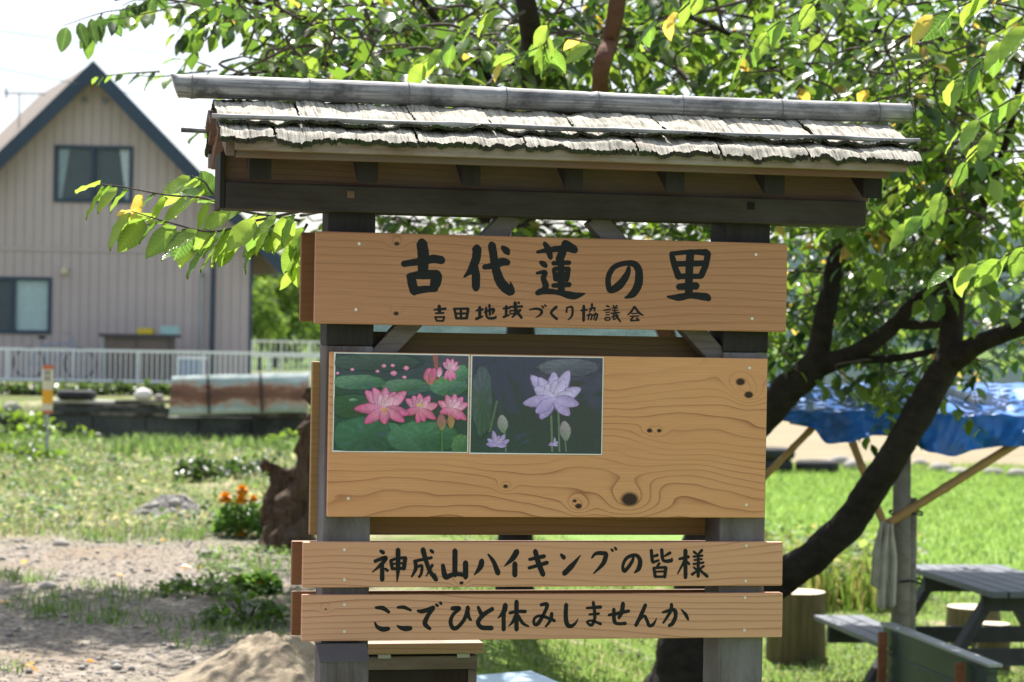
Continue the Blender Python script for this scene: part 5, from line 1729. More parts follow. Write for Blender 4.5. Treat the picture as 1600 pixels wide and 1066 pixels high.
# second cherry tree behind the middle
p = G(803, 985)
t2 = Tree('cherry_tree', p, 'slender cherry tree farther back whose crown fills the upper left sky')
D2 = p.y
print('tree2 base', tuple(p))
t2.limb('trunk', [(800, 992, D2, 96), (803, 950, D2, 74), (803, 900, D2, 66), (806, 830, D2, 62), (812, 600, D2, 56), (818, 380, D2 - .1, 46), (824, 200, D2 - .3, 38), (832, 80, D2 - 3.2, 40), (808, -60, D2 - 3.6, 36)])
t2.limb('limb', [(818, 420, D2, 34), (700, 250, D2 - .3, 26), (630, 120, D2 - .6, 22), (585, 30, D2 - .9, 18), (560, -80, D2 - 1.2, 14)])
t2.limb('limb', [(650, 160, D2 - .5, 14), (540, 60, D2 - 1.4, 11), (420, 10, D2 - 2.4, 9), (300, -20, D2 - 3.4, 6), (180, 0, D2 - 4.4, 4)])
t2.limb('limb', [(824, 240, D2 - .2, 24), (760, 120, D2 - 1.5, 18), (690, 40, D2 - 2.5, 13), (640, -30, D2 - 3.2, 10)])
t2.limb('limb', [(640, 130, D2 - .6, 12), (560, 100, D2 - 1.8, 9), (440, 110, D2 - 3.2, 6), (340, 120, D2 - 4.0, 4)])
t2.cloud(620, 50, 190, 80, D2 - 4, D2 + .5, 92, n=10, size=.092, length=.45)
t2.cloud(800, 60, 150, 90, D2 - 3, D2 + 1, 75, n=10, size=.095, length=.45)
t2.cloud(470, 95, 100, 40, D2 - 4, D2 - 1, 28, n=9, size=.085, length=.4)
t2.cloud(420, 10, 120, 40, D2 - 4.5, D2 - 2, 20, n=9, size=.09, length=.4)
t2.cloud(600, -160, 380, 120, D2 - 3, D2 + 1, 70, n=10, size=.1)
# crown reaching left above the picture, whose shade falls on the gravel
for _ in range(560):
    t2.twig((random.uniform(-4.8, -.7), random.gauss(15.2, .6), random.uniform(5.2, 6.0)), 14, .135, .6)

# dangling leaves at the top left, each one told apart
def spray(tree, par, path, n, size, droop, cols, seed, spread=1.0, hang=False):
    """path: list of world points; leaves alternate along it"""
    r_ = random.Random(seed)
    Q = catmull([np.array(tuple(q)) for q in path], 6)
    b = MB(); b.tube([Vector(q) - tree.o for q in Q], [.0042 - .0030 * i / len(Q) for i in range(len(Q))], 6)
    bo = b.build('twig', MT['twig'], par, True)
    for i in range(n):
        t = (i + .5) / n * (len(Q) - 1)
        k = min(len(Q) - 2, int(t))
        q = Vector(Q[k]).lerp(Vector(Q[k + 1]), t - k)
        ax_ = (Vector(Q[k + 1]) - Vector(Q[k])).normalized()
        sd = ax_.cross(Vector((0, 0, 1))).normalized()
        up_ = Vector((0, 0, 1))
        sgn = 1 if i % 2 else -1
        d = ax_ * r_.uniform(.35, .9) + sd * sgn * r_.uniform(.1, .7) * spread + up_ * (sgn * .45 * r_.random() - droop * r_.uniform(.2, 1.0))
        nr = up_ + Vector((r_.gauss(0, .5), -abs(r_.gauss(.35, .3)), 0))
        if hang:
            d = Vector((r_.gauss(0, .3), r_.gauss(0, .3), -1)); nr = Vector((r_.gauss(0, .6), -1, r_.gauss(0, .2)))
        kc = r_.choice(cols)
        leaf_obj(tree, bo, q + d.normalized() * .01, d, nr, size * r_.uniform(.75, 1.2) * (.78 if kc == 4 else 1), kc)
        if hang:
            continue
    return bo
GR = [0, 0, 1, 1, 2, 3, 5]
fb = 5.75
fork = t2.root
# low foreground branch left of the sign, behind the roof end
for i, (path, n, sz) in enumerate((
        ([(470, 330), (400, 345), (330, 362), (255, 345), (205, 330)], 13, .098),
        ([(470, 345), (380, 330), (320, 310), (262, 305), (190, 292), (160, 288)], 12, .10),
        ([(430, 352), (370, 372), (330, 385), (300, 380)], 8, .092),
        ([(450, 340), (420, 360), (400, 372)], 7, .09),
        ([(480, 350), (465, 380), (458, 415)], 7, .085),
        ([(360, 330), (330, 300), (320, 285), (300, 275)], 5, .10))):
    spray(t2, fork, [W(u, v, fb + .06 * i + .02 * j) for j, (u, v) in enumerate(path)], int(n * 1.5), sz * .92, .8, (GR + [3, 3, 3]) * 2 + [4], 100 + i)
t2.limb('limb', [(824, 300, D2 - .2, 12), (720, 318, D2 - 3, 12), (560, 322, 7.2, 9), (470, 337, fb, 6)], MT['twig'])
# hanging leaves; their backlit silhouette look is put into very dark greens
for i, (path, n) in enumerate((
        ([(250, -20), (215, 10), (160, 20), (100, 40)], 11), ([(330, -10), (270, 5), (215, 0), (190, 10)], 9), ([(340, 10), (315, 30), (300, 45), (285, 60)], 7), ([(370, 0), (350, 20), (335, 40)], 7),
        ([(160, 20), (150, 40), (135, 55)], 5), ([(330, 0), (355, 5), (380, -5)], 5))):
    spray(t2, fork, [W(u, v, 8.9 + .1 * i) for u, v in path], n, .088, .7, [6, 6, 2, 6, 1], 200 + i, hang=True)
for i, (path, n) in enumerate((([(340, 110), (290, 115), (250, 120), (215, 118)], 6), ([(330, 105), (300, 95), (270, 92)], 4), ([(250, 112), (200, 115), (150, 120)], 8))):
    spray(t2, fork, [W(u, v, 9.3 + .1 * i) for u, v in path], n, .06, .5, [1, 2, 0, 0, 5], 230 + i)
# big near leaves at the top right and top middle
fork1 = t1.root
for i, (path, n, sz, dd) in enumerate((
        ([(1640, -60), (1560, -20), (1500, 10), (1440, 30)], 10, .115, 6.4), ([(1660, 20), (1590, 50), (1540, 90), (1490, 130)], 10, .11, 6.6), ([(1650, 120), (1590, 150), (1540, 180), (1500, 205)], 9, .105, 7.0),
        ([(1660, 340), (1590, 390), (1540, 410), (1490, 420)], 9, .10, 7.2), ([(1320, -40), (1260, 10), (1210, 40), (1170, 80)], 9, .10, 7.2),
        ([(860, 30), (850, 60), (852, 80), (858, 90)], 6, .10, 7.3), ([(930, 70), (880, 60), (840, 75), (780, 100)], 9, .095, 7.5), ([(790, 5), (740, 30), (700, 70), (660, 100)], 9, .095, 7.6),
        ([(1560, 200), (1500, 260), (1450, 330), (1420, 350)], 9, .095, 7.6), ([(1100, -20), (1060, 20), (1020, 40), (990, 70)], 8, .095, 7.4))):
    spray(t1, fork1, [W(u, v, dd + .05 * j) for j, (u, v) in enumerate(path)], n, sz, .7, GR * 2 + [3, 3, 4], 300 + i)
t1.finish(.022)
t2.finish(.012)

# far broadleaf trees to the right of the house and on the skyline
def far_tree(name, label, u, vtop, vbase, y, wpx, hue, seed, dens=1.0):
    r_ = np.random.default_rng(seed)
    base = W(u, vbase, y)
    base.z = min(base.z, terrain(base.x, y) + .02)
    top = W(u, vtop, y).z
    rad = wpx * y / F / 2
    root = tag(empty(name, base), label, 'tree', 'trees beyond the fields')
    hgt = top - base.z
    b = MB(); b.tube([(0, 0, -.1), (.05, 0, hgt * .35), (-.05, .05, hgt * .7)], [rad * .07, rad * .05, rad * .02], 8); b.build('trunk', MT['tree_bark'], root, True)
    N = int(2600 * dens)
    K = 26
    cen = r_.normal(0, 1, (K, 3)); cen /= np.linalg.norm(cen, axis=1, keepdims=True); cen *= r_.uniform(.25, .8, (K, 1))
    k = r_.integers(0, K, N)
    off = r_.normal(0, 1, (N, 3)); off /= np.linalg.norm(off, axis=1, keepdims=True); off *= .30 * r_.uniform(.5, 1, (N, 1))
    q = cen[k] + off
    pos = np.stack([q[:, 0] * rad, q[:, 1] * rad, hgt * .50 + q[:, 2] * hgt * .48], 1)
    d = r_.normal(0, 1, (N, 3)); nr = r_.normal(0, .5, (N, 3)) + np.array((0, 0, 1))
    sz = rad * .12
    v, fl, fc = leaf_arrays(pos, d, nr, r_.uniform(.7, 1.3, N) * sz, r_.uniform(.5, .8, N) * sz)
    c = np.repeat(np.array(hue)[None] * r_.uniform(.6, 1.35, (N, 1)), len(TPL), 0)
    kind(np_mesh('crown', v, fl, fc, MT['leaf_far'], c, root), 'stuff')
far_tree('broadleaf_tree', 'bright green tree right of the house above the low railing', 430, 350, 590, 72, 150, (0.13, 0.205, 0.05), 1, 1.5)
far_tree('broadleaf_tree', 'leafy tree behind the left post of the notice board', 500, 355, 590, 78, 150, (0.11, 0.18, 0.045), 2, 1.4)
far_tree('broadleaf_tree', 'darker tree seen between house corner and notice board, farther back', 405, 425, 580, 66, 90, (0.11, 0.185, 0.045), 3)

# ------------------------------------------------------------------ log stools
def log_stool(u, vb, wpx, hpx, label):
    p = G(u, vb)
    s = p.y / F
    r, h = wpx * s / 2, hpx * s
    root = tag(empty('log_stool', p), label, 'log stool', 'sawn log stools around the picnic table')
    b = MB()
    n = 26
    prof = []
    for j in range(7):
        z = h * j / 6
        prof.append([(r * (1.06 - .06 * j / 6) * (1 + .04 * mnoise.noise(Vector((math.cos(a) * 2 + u, math.sin(a) * 2, z * 3))))) for a in [2 * math.pi * k / n for k in range(n)]])
    vs_ = [(prof[j][k] * math.cos(2 * math.pi * k / n), prof[j][k] * math.sin(2 * math.pi * k / n), h * j / 6 - (.05 if j == 0 else 0)) for j in range(7) for k in range(n)]
    fs = [(j * n + k, j * n + (k + 1) % n, (j + 1) * n + (k + 1) % n, (j + 1) * n + k) for j in range(6) for k in range(n)]
    b.add(vs_, fs); b.build('side', MT['log_side'], root, True)
    b = MB()
    b.add([(prof[6][k] * math.cos(2 * math.pi * k / n), prof[6][k] * math.sin(2 * math.pi * k / n), h) for k in range(n)] + [(0, 0, h + .004)], [(k, (k + 1) % n, n) for k in range(n)])
    b.build('sawn_top', MT['log_top'], root)
log_stool(1243, 1032, 88, 108, 'tall sawn log stool standing beside the notice board')
log_stool(1520, 1010, 82, 62, 'sawn log stool behind the picnic table')
log_stool(1552, 1046, 50, 72, 'thin log stool half hidden under the picnic table')

# ------------------------------------------------------------------ picnic table
TY = 12.9
tz0 = -0.55
pA = W(1430, 884, TY + .45); 
tb = tag(empty('picnic_table', (2.80, 13.22, tz0), math.radians(-81)), 'weathered grey picnic table with attached benches under the tarpaulin shelter', 'picnic table')
tzt = 0.67; L = 1.48
for k in range(6):
    y = -.26 + k * .104
    b = MB(); b.box(-L / 2, L / 2, y - .047, y + .047, tzt - .035, tzt); b.build('top_plank', MT['table'], tb, bevel=.004)
for sgn in (-1, 1):
    for k in range(3):
        y = sgn * (.60 + k * .105)
        b = MB(); b.box(-L / 2, L / 2, y - .047, y + .047, .335, .365); b.build('bench_plank', MT['table'], tb, bevel=.004)
for x in (-.48, .48):
    for sgn in (-1, 1):
        b = MB(); b.bar((x, sgn * .20, tzt - .036), (x, sgn * .60, -.02), .045, .10, up=(1, 0, 0)); b.build('leg', MT['table_leg'], tb)
    b = MB(); b.box(x + .024, x + .066, -.86, .86, .24, .334); b.build('bench_beam', MT['table_leg'], tb)
    b = MB(); b.box(x + .024, x + .066, -.28, .28, tzt - .13, tzt - .0355); b.build('top_beam', MT['table_leg'], tb)
for sgn in (-1, 1):
    b = MB(); b.box(-.45, .45, sgn * .70 - .012, sgn * .70 + .012, .29, .334); b.build('bench_stringer', MT['table_leg'], tb)

# ------------------------------------------------------------------ tarpaulin shelter
SY = 11.9
sh = tag(empty('tarpaulin_shelter', (W(1410, 900, SY).x, SY, terrain(W(1410, 900, SY).x, SY))), 'makeshift shelter of grey poles and bamboo props under a sagging blue tarpaulin', 'shelter')
so_ = Vector(sh.location)
def P(u, v, y=SY):
    return W(u, v, y) - so_
# main pole and short pole lashed to it
b = MB(); b.tube([P(1406, 1100), P(1408, 900), P(1410, 690)], [.052, .048, .044], 12, jit=.04); b.v = [tuple(q) for q in b.v]
pole = b.build('pole', MT['grey_pole'], sh, True)
pz = P(1424, 1100, SY - .03)
b = MB(); b.tube([P(1419, 1100, SY + .08), P(1424, 778, SY + .08)], [.036, .032], 10); b.build('pole', MT['grey_pole'], sh, True)
for v in (908, 802):
    a = P(1411, v)
    ring = [(a.x + .085 * math.cos(t) + .02, a.y + .085 * math.sin(t) + .03, a.z + .008 * math.sin(3 * t)) for t in np.linspace(0, 2 * math.pi, 17)]
    b = MB(); b.tube(ring, .006, 5, False); b.build('binding', MT['black_rubber'], sh)
# far pole out of sight behind, keeping the roof up
b = MB(); b.tube([P(1700, 1000, SY + 1.8), P(1700, 640, SY + 1.8)], [.05, .045], 10); b.build('pole', MT['grey_pole'], sh, True)
for a, c, r in (((1178, 762), (1276, 662), .018), ((1382, 822), (1326, 676), .020), ((1388, 818), (1625, 670), .023), ((1592, 676), (1640, 722), .020)):
    b = MB()
    A, Cc = P(*a, SY - .05), P(*c, SY + .03)
    pts = [A.lerp(Cc, t) for t in np.linspace(0, 1, 25)]
    b.tube(pts, [r * (1.12 if i % 6 == 3 else 1) for i in range(25)], 9)
    b.build('bamboo_prop', MT['bamboo_brown'], sh, True)
# edge rail and tarpaulin
b = MB(); b.tube([P(1235, 655), P(1330, 672), P(1500, 676), P(1680, 680)], .025, 8); b.build('edge_rail', MT['bamboo_brown'], sh, True)
def tarp_pt(s, t):
    """s along the near edge 0..1, t from the hanging hem (0) over the edge (.18) to the far side (1)"""
    u = 1222 + 478 * s
    edge_v = 642 + 10 * s
    sag = [(0, 4), (.05, 12), (.12, 32), (.18, 14), (.26, 26), (.35, 44), (.43, 50), (.52, 50), (.62, 46), (.69, 40), (.80, 36), (1, 36)]
    # hem depth below the edge, in px
    for (a, x), (c, y) in zip(sag[:-1], sag[1:]):
        if a <= s <= c:
            hem = x + (y - x) * sst(a, c, s)
            break
    hemv = [(0, 16), (.09, 24), (.15, 50), (.22, 47), (.31, 34), (.40, 40), (.485, 60), (.56, 66), (.64, 54), (.72, 48), (1, 46)]
    for (a, x), (c, y) in zip(hemv[:-1], hemv[1:]):
        if a <= s <= c:
            hem = x + (y - x) * sst(a, c, s)
            break
    if t < .30:
        k = t / .30
        v = edge_v + hem * (1 - k)
        y = SY - .12 + .06 * math.sin(s * 21) * (1 - k) + .05 * k
        p_ = P(u, v, y)
        p_.y += (.07 * mnoise.noise(Vector((s * 13 + k * 1.5, k * 1.2, 1))) + .03 * mnoise.noise(Vector((s * 34 - k * 2, k * 3, 6)))) * (1 - k * .6)
        return p_
    k = (t - .30) / .70
    p_ = P(u, edge_v, SY - .07)
    p_.y += 2.4 * k
    p_.z += .12 * sst(0, .35, k) - .03 * k + .035 * mnoise.noise(Vector((s * 5, k * 3, 4))) * sst(0, .2, k) + .014 * mnoise.noise(Vector((s * 16, k * 9, 2))) + .03 * sst(.25, .5, s) * sst(.0, .3, k)
    p_.x += k * .15
    return p_
ns, nt_ = 150, 60
b = MB()
b.add([tarp_pt(i / ns, j / nt_) for j in range(nt_ + 1) for i in range(ns + 1)],
      [(j * (ns + 1) + i, j * (ns + 1) + i + 1, (j + 1) * (ns + 1) + i + 1, (j + 1) * (ns + 1) + i) for j in range(nt_) for i in range(ns)])
b.build('tarpaulin', MT['tarp'], sh, True)
# rag hanging on the pole
rag = tag(empty('cloth_rag', P(1385, 818) + so_), 'grimy white rag hanging from the shelter pole', 'cloth')
b = MB()
ro = Vector(rag.location)
for (u0, u1, v0, v1, off, sd_) in ((1368, 1390, 815, 920, 0, 1), (1378, 1402, 818, 954, .02, 2)):
    vs_ = []
    n_, m_ = 10, 16
    for j in range(m_ + 1):
        t = j / m_
        for i in range(n_ + 1):
            s = i / n_
            w0 = .35 + .65 * sst(0, .5, t)
            u = (u0 + u1) / 2 + (s - .5) * (u1 - u0) * w0 * 1.15 - 5 * t
            v = v0 + (v1 - v0 - 14 * abs(s - .4)) * t
            q = W(u, v, SY - .09 - off) - ro
            q.y += .022 * math.sin(s * 11 + sd_) * (.3 + t)
            vs_.append(q)
    b.add(vs_, [(j * (n_ + 1) + i, j * (n_ + 1) + i + 1, (j + 1) * (n_ + 1) + i + 1, (j + 1) * (n_ + 1) + i) for j in range(m_) for i in range(n_)])
o = b.build('cloth', MT['cloth'], rag, True)
md = o.modifiers.new('th', 'SOLIDIFY'); md.thickness = .004

# ------------------------------------------------------------------ green steel barrier in front of the table
gy0, gy1 = 11.3, 10.2
A, Bq = W(1388, 978, gy0), W(1552, 1042, gy1)
gb = tag(empty('steel_barrier', (A.x, A.y, terrain(A.x, A.y))), 'green steel channel on rusty brown stakes beside the picnic table', 'barrier')
go = Vector(gb.location)
d = (Bq - A); d.z = 0; d.normalize()
def gpt(t, dz):
    return A.lerp(Bq, t) - go + Vector((0, 0, dz))
z_off = A.z - Bq.z
b = MB()
hh = .26
for dz0, dz1, off in ((-.03, 0, .0), (-.125, -.03, .02), (-.135, -.125, .0), (-.25, -.135, .03), (-.27, -.25, .0)):
    a, c = gpt(0, (dz0 + dz1) / 2), gpt(1, (dz0 + dz1) / 2)
    a.y += off; c.y += off
    b.bar(a, c, .05, abs(dz1 - dz0))
b.build('channel', MT['green_steel'], gb, bevel=.003)
b = MB(); a, c = gpt(-.02, .008), gpt(1.02, .008); b.bar(a, c, .07, .012); b.build('top_flange', MT['steel'], gb)
for t in (.045, .80):
    q = gpt(t, 0)
    q2 = q - d.cross(Vector((0, 0, 1))) * -.055
    zb_ = terrain(q2.x + go.x, q2.y + go.y) - go.z - .1
    b = MB(); b.box(q2.x - .02, q2.x + .02, q2.y - .035, q2.y + .005, zb_, q.z - .02); b.build('stake', MT['rust'], gb)
for t in (.02,):
    for dz in (-.10, -.21):
        q = gpt(t, dz); b = MB(); b.tube([q + Vector((-.03, -.03, 0)), q + Vector((-.03, -.06, 0))], .012, 8); b.build('bolt', MT['screw'], gb)

# pale blue sheet lying behind the box
p = W(770, 1062, 8.6)
b = MB()
vs_ = []
q0, q1 = W(744, 1060, 8.6), W(800, 1084, 8.4)
b.bar((0, 0, 0), tuple(q1 - q0), .5, .03)
o = b.build('blue_board', MT['blue_sheet'], bevel=.01); o.location = q0
tag(o, 'pale blue board leaning behind the wooden box', 'board')
b = MB(); b.bar((-.15, 0.1, -q0.z), (-.02, .1, -.02), .04, .04); b.bar((q1.x - q0.x - .1, 0.0, -q0.z), (q1.x - q0.x - .05, .0, q1.z - q0.z - .02), .04, .04)
b.build('prop', MT['table_leg'], o)

# ------------------------------------------------------------------ field edge stones and far tyre block
fr = random.Random(5)
for i, (u, v) in enumerate(((1290, 733), (1312, 728), (1336, 735), (1438, 729), (1470, 737), (1500, 741), (1552, 742), (1590, 746))):
    p = G(u, v)
    lump('stone', MT['stone'], p.x, p.y, p.z - .03, fr.uniform(.12, .22), .15, fr.uniform(.07, .12),
         ['pale flat stone, first right of the black tyres', 'pale stone under the left bamboo prop at the field edge', 'stone just left of the curved dark limb at the field edge', 'stone right of the shelter pole at the field edge',
          'second stone right of the shelter pole at the field edge', 'third stone right of the shelter pole at the field edge', 'stone near the right edge at the field margin', 'rightmost stone at the field margin'][i], 'stone', i * 2.3, 'stones along the field edge')
p = G(1238, 737)
for i in range(3):
    b = MB()
    b.lathe([(.18, 0), (.28, .0), (.33, .04), (.34, .09), (.33, .15), (.28, .18), (.18, .18), (.155, .15), (.15, .09), (.155, .03), (.18, 0)], 24)
    o = b.build('tyre', MT['black_rubber'], None, True)
    o.location = (p.x + (-.33, .38, -.3)[i], p.y, p.z + (0, 0, .182)[i])
    tag(o, ('black tyre lying at the left of the field edge behind the right post', 'black tyre lying right of the others at the field edge', 'black tyre stacked on top of another at the field edge')[i], 'tyre', 'tyres at the field edge')

# ------------------------------------------------------------------ power lines
for i, (a, c) in enumerate((((-40, 28), (420, 78)), ((-40, 85), (300, 135)))):
    A, Cc = W(a[0], a[1], 44), W(c[0], c[1], 60)
    A = A + (A - Cc) * .4; Cc = Cc + (Cc - A) * 2
    pts = []
    for t in np.linspace(0, 1, 24):
        q = A.lerp(Cc, t); q.z -= .5 * 4 * t * (1 - t)
        pts.append(q)
    b = MB(); b.tube([q - pts[0] for q in pts], .012, 5)
    o = b.build('power_line', MT['steel']); o.location = pts[0]
    tag(o, ('upper thin power line crossing the pale sky at the left', 'lower thin power line passing behind the house gable')[i], 'power line')

# ------------------------------------------------------------------ mounds
def mound(name, u, v, rx, ry, h, mat, seed):
    p = G(u, v)
    n_, m_ = 120, 44
    vs_ = []
    for j in range(m_ + 1):
        for i in range(n_):
            a = 2 * math.pi * i / n_
            k = j / m_
            x, y = rx * k * math.cos(a), ry * k * math.sin(a)
            kk = k + .18 * mnoise.noise(Vector((math.cos(a) * 1.5, math.sin(a) * 1.5, seed)))
            z = h * (1 - sst(0, 1, kk)) + .06 * h * mnoise.noise(Vector((x * 9, y * 9, seed))) * (1 - k) + .16 * h * mnoise.noise(Vector((x * 28, y * 28, seed))) * (1 - k) + .14 * h * mnoise.noise(Vector((x * 6, y * 6, seed + 3))) * (1 - k) - .03 * sst(.8, 1, k)
            vs_.append((x, y, z + terrain(p.x + x, p.y + y) - p.z))
    fs = [(j * n_ + i, j * n_ + (i + 1) % n_, (j + 1) * n_ + (i + 1) % n_, (j + 1) * n_ + i) for j in range(m_) for i in range(n_)]
    b = MB(); b.add(vs_, fs)
    o = b.build(name, mat, None, True); o.location = p
    return kind(o, 'structure'), p
MT['sand'] = mat_plain('tan sandy soil', (0.33, 0.265, 0.185), 0.95, 0.4, 14, dirt=(0.21, 0.165, 0.115), bump=1.0)
MT['gravelm'] = mat_plain('grey gravel heap', (0.17, 0.16, 0.15), 0.95, 0.45, 22, bump=1.0)
mound('sand_mound', 432, 1070, .52, .8, .20, MT['sand'], 2.0)
gm, gp = mound('gravel_mound', 270, 806, .38, .5, .16, MT['gravelm'], 5.0)

# ------------------------------------------------------------------ pebbles, grass and weeds
def pebbles(name, n, sampler, r0, r1, mat, seed):
    r_ = np.random.default_rng(seed)
    base = np.array([(1, 0, 0), (-1, 0, 0), (0, 1, 0), (0, -1, 0), (0, 0, 1), (0, 0, -1)], np.float32)
    F8 = np.array([(0, 2, 4), (2, 1, 4), (1, 3, 4), (3, 0, 4), (2, 0, 5), (1, 2, 5), (3, 1, 5), (0, 3, 5)])
    V, N = [], 0
    for _ in range(n):
        q = sampler(r_)
        if q is None:
            continue
        x, y = q
        r = r_.uniform(r0, r1) * (1 + 2.2 * (r_.random() < .04))
        v = base * r * r_.uniform(.6, 1.3, (6, 1)) * np.array((1, 1, .6))
        a = r_.uniform(0, 6.28)
        R_ = np.array(((math.cos(a), -math.sin(a), 0), (math.sin(a), math.cos(a), 0), (0, 0, 1)))
        V.append(v @ R_.T + np.array((x, y, terrain(x, y) + r * .25)))
        N += 1
    V = np.concatenate(V)
    fl = (F8.ravel()[None] + (np.arange(N) * 6)[:, None]).ravel()
    return kind(np_mesh(name, V, fl, np.full(N * 8, 3), mat), 'stuff')
def fr_sampler(u0, u1, y0, y1, cond=None):
    def f(r_):
        y = math.sqrt(r_.uniform(y0 * y0, y1 * y1)); u = r_.uniform(u0, u1)
        x = (u - 800) / F * y
        if cond and not cond(x, y, r_):
            return None
        return x, y
    return f
pebbles('gravel', 9000, fr_sampler(-60, 560, 9.0, 17.5), .003, .010, MT['pebble'], 3)
gmo = np.array(gp)
def gms(r_):
    a, k = r_.uniform(0, 6.28), math.sqrt(r_.random()) * .9
    return gp.x + .34 * k * math.cos(a), gp.y + .42 * k * math.sin(a)
ob = pebbles('mound_gravel', 420, gms, .010, .022, MT['pebble'], 8)
for vtx in ob.data.vertices:
    k = math.hypot((vtx.co.x - gp.x) / .38, (vtx.co.y - gp.y) / .5)
    vtx.co.z += .15 * (1 - sst(0, 1, k))

def blades(name, n, sampler, h0, h1, w, cols, seed, lean=.35, clump=0, zoff=0.0):
    r_ = np.random.default_rng(seed)
    P_ = []
    while len(P_) < n:
        q = sampler(r_)
        if q is None:
            n -= 0.3
            continue
        if clump:
            for _ in range(clump):
                P_.append((q[0] + r_.normal(0, .035), q[1] + r_.normal(0, .035)))
        else:
            P_.append(q)
    N = len(P_)
    P_ = np.array(P_, np.float32)
    z = np.array([terrain(float(a), float(c)) for a, c in P_], np.float32) + zoff
    h = r_.uniform(h0, h1, N)
    a = r_.uniform(0, 6.283, N)
    ld = r_.normal(0, lean, (N, 2)) * h[:, None]
    wv = np.stack([np.cos(a), np.sin(a)], 1) * (w * r_.uniform(.6, 1.4, N))[:, None]
    V = np.zeros((N, 5, 3), np.float32)
    b0 = np.concatenate([P_, (z - .01)[:, None]], 1)
    V[:, 0] = b0; V[:, 1] = b0
    V[:, 0, :2] -= wv / 2; V[:, 1, :2] += wv / 2
    mid = b0.copy(); mid[:, :2] += ld * .35; mid[:, 2] += h * .6
    V[:, 2] = mid; V[:, 3] = mid
    V[:, 2, :2] += wv * .4; V[:, 3, :2] -= wv * .4
    V[:, 4] = b0; V[:, 4, :2] += ld; V[:, 4, 2] += h * r_.uniform(.75, 1.0, N)
    T = np.array([0, 1, 2, 3, 3, 2, 4])
    fl = (T[None] + (np.arange(N) * 5)[:, None]).ravel()
    fc = np.tile([4, 3], N)
    cols = np.array(cols)
    c = cols[r_.integers(0, len(cols), N)] * r_.uniform(.7, 1.3, (N, 1))
    return kind(np_mesh(name, V.reshape(-1, 3), fl, fc, MT['grass'], np.repeat(c, 5, 0)), 'stuff')
GRN = [(0.11, 0.175, 0.05), (0.16, 0.23, 0.075), (0.085, 0.14, 0.04)]
DRY = [(0.30, 0.27, 0.16), (0.24, 0.24, 0.13), (0.19, 0.20, 0.10)]
def nz(x, y, s, o=0):
    return mnoise.noise(Vector((x * s, y * s, o)))
blades('bank_grass', 26000, fr_sampler(-80, 560, 16.0, 33.5, lambda x, y, r_: (y + 2.2 * nz(x, y, .9) + 1.5 * max(0, x + 2.2)) > 16.4 and r_.random() < .22 + .78 * (nz(x, y, .8, 7) > -.02)), .03, .12, .010, GRN + DRY, 11, .6)
blades('tall_weeds', 2600, fr_sampler(-80, 560, 25.5, 29.5, lambda x, y, r_: nz(x, y, 1.3, 3) > .05), .12, .26, .018, GRN, 12, .4, 6)
blades('gravel_weeds', 2600, fr_sampler(-60, 560, 9.6, 16.5, lambda x, y, r_: nz(x, y, 1.1, 5) > .18 + .12 * (x < -2.4)), .03, .11, .007, GRN, 13, .5, 8)
blades('mown_grass', 30000, fr_sampler(690, 1640, 9.3, 18.5, lambda x, y, r_: x > -.5 and nz(x, y, 1.4, 9) > -.28), .025, .075, .008, [(0.13, 0.195, 0.055), (0.17, 0.235, 0.075), (0.10, 0.155, 0.04), (0.26, 0.245, 0.14)], 14, .5)
blades('rice', 30000, fr_sampler(1150, 1640, 18.2, 38.0), .03, .12, .012, [(0.17, 0.26, 0.06), (0.21, 0.30, 0.08), (0.14, 0.22, 0.05)], 15, .4)

blades('reeds', 1500, fr_sampler(1175, 1420, 17.0, 18.4), .22, .55, .016, [(0.11, 0.19, 0.03), (0.20, 0.24, 0.06), (0.30, 0.25, 0.10)], 16, .25, 5)

# small broad leaves creeping over the bank and the lawn
def creep(name, n, sampler, l0, l1, zmax, cols, seed):
    r_ = np.random.default_rng(seed)
    P_ = []
    while len(P_) < n:
        q = sampler(r_)
        if q is None:
            n -= .2
            continue
        for _ in range(5):
            x, y = q[0] + r_.normal(0, .06), q[1] + r_.normal(0, .09)
            P_.append((x, y, terrain(x, y) + r_.uniform(.005, zmax)))
    P_ = np.array(P_, np.float32)
    N = len(P_)
    d = r_.normal(0, 1, (N, 3)); d[:, 2] = r_.uniform(-.3, .8, N)
    nr = r_.normal(0, .45, (N, 3)) + np.array((0, 0, 1))
    l_ = r_.uniform(l0, l1, N)
    v_, fl, fc = leaf_arrays(P_, d, nr, l_, l_ * r_.uniform(.4, .75, N))
    cols = np.array(cols)
    c = np.repeat(cols[r_.integers(0, len(cols), N)] * r_.uniform(.6, 1.3, (N, 1)), len(TPL), 0)
    kind(np_mesh(name, v_, fl, fc, MT['grass'], c), 'stuff')
creep('bank_weeds', 9000, fr_sampler(-80, 560, 16.3, 31.0, lambda x, y, r_: nz(x, y, .9, 12) + .5 * nz(x, y, 2.7, 2) > -.05), .03, .085, .10, GRN + DRY[:2] + [(0.06, 0.11, 0.03)], 41)
creep('field_edge_weeds', 2600, fr_sampler(1150, 1440, 17.2, 20.5), .05, .12, .38, [(0.15, 0.22, 0.05), (0.21, 0.27, 0.08), (0.28, 0.27, 0.11), (0.09, 0.15, 0.035)], 44)
creep('lawn_weeds', 5000, fr_sampler(690, 1640, 9.4, 18.3, lambda x, y, r_: x > -.4 and nz(x, y, 1.2, 15) > -.05), .015, .04, .05, [(0.13, 0.20, 0.055), (0.18, 0.25, 0.08), (0.09, 0.15, 0.04)], 42)
creep('path_weeds', 1300, fr_sampler(330, 560, 10.6, 15.0, lambda x, y, r_: nz(x, y, 1.3, 25) > .0), .02, .05, .07, GRN, 43)

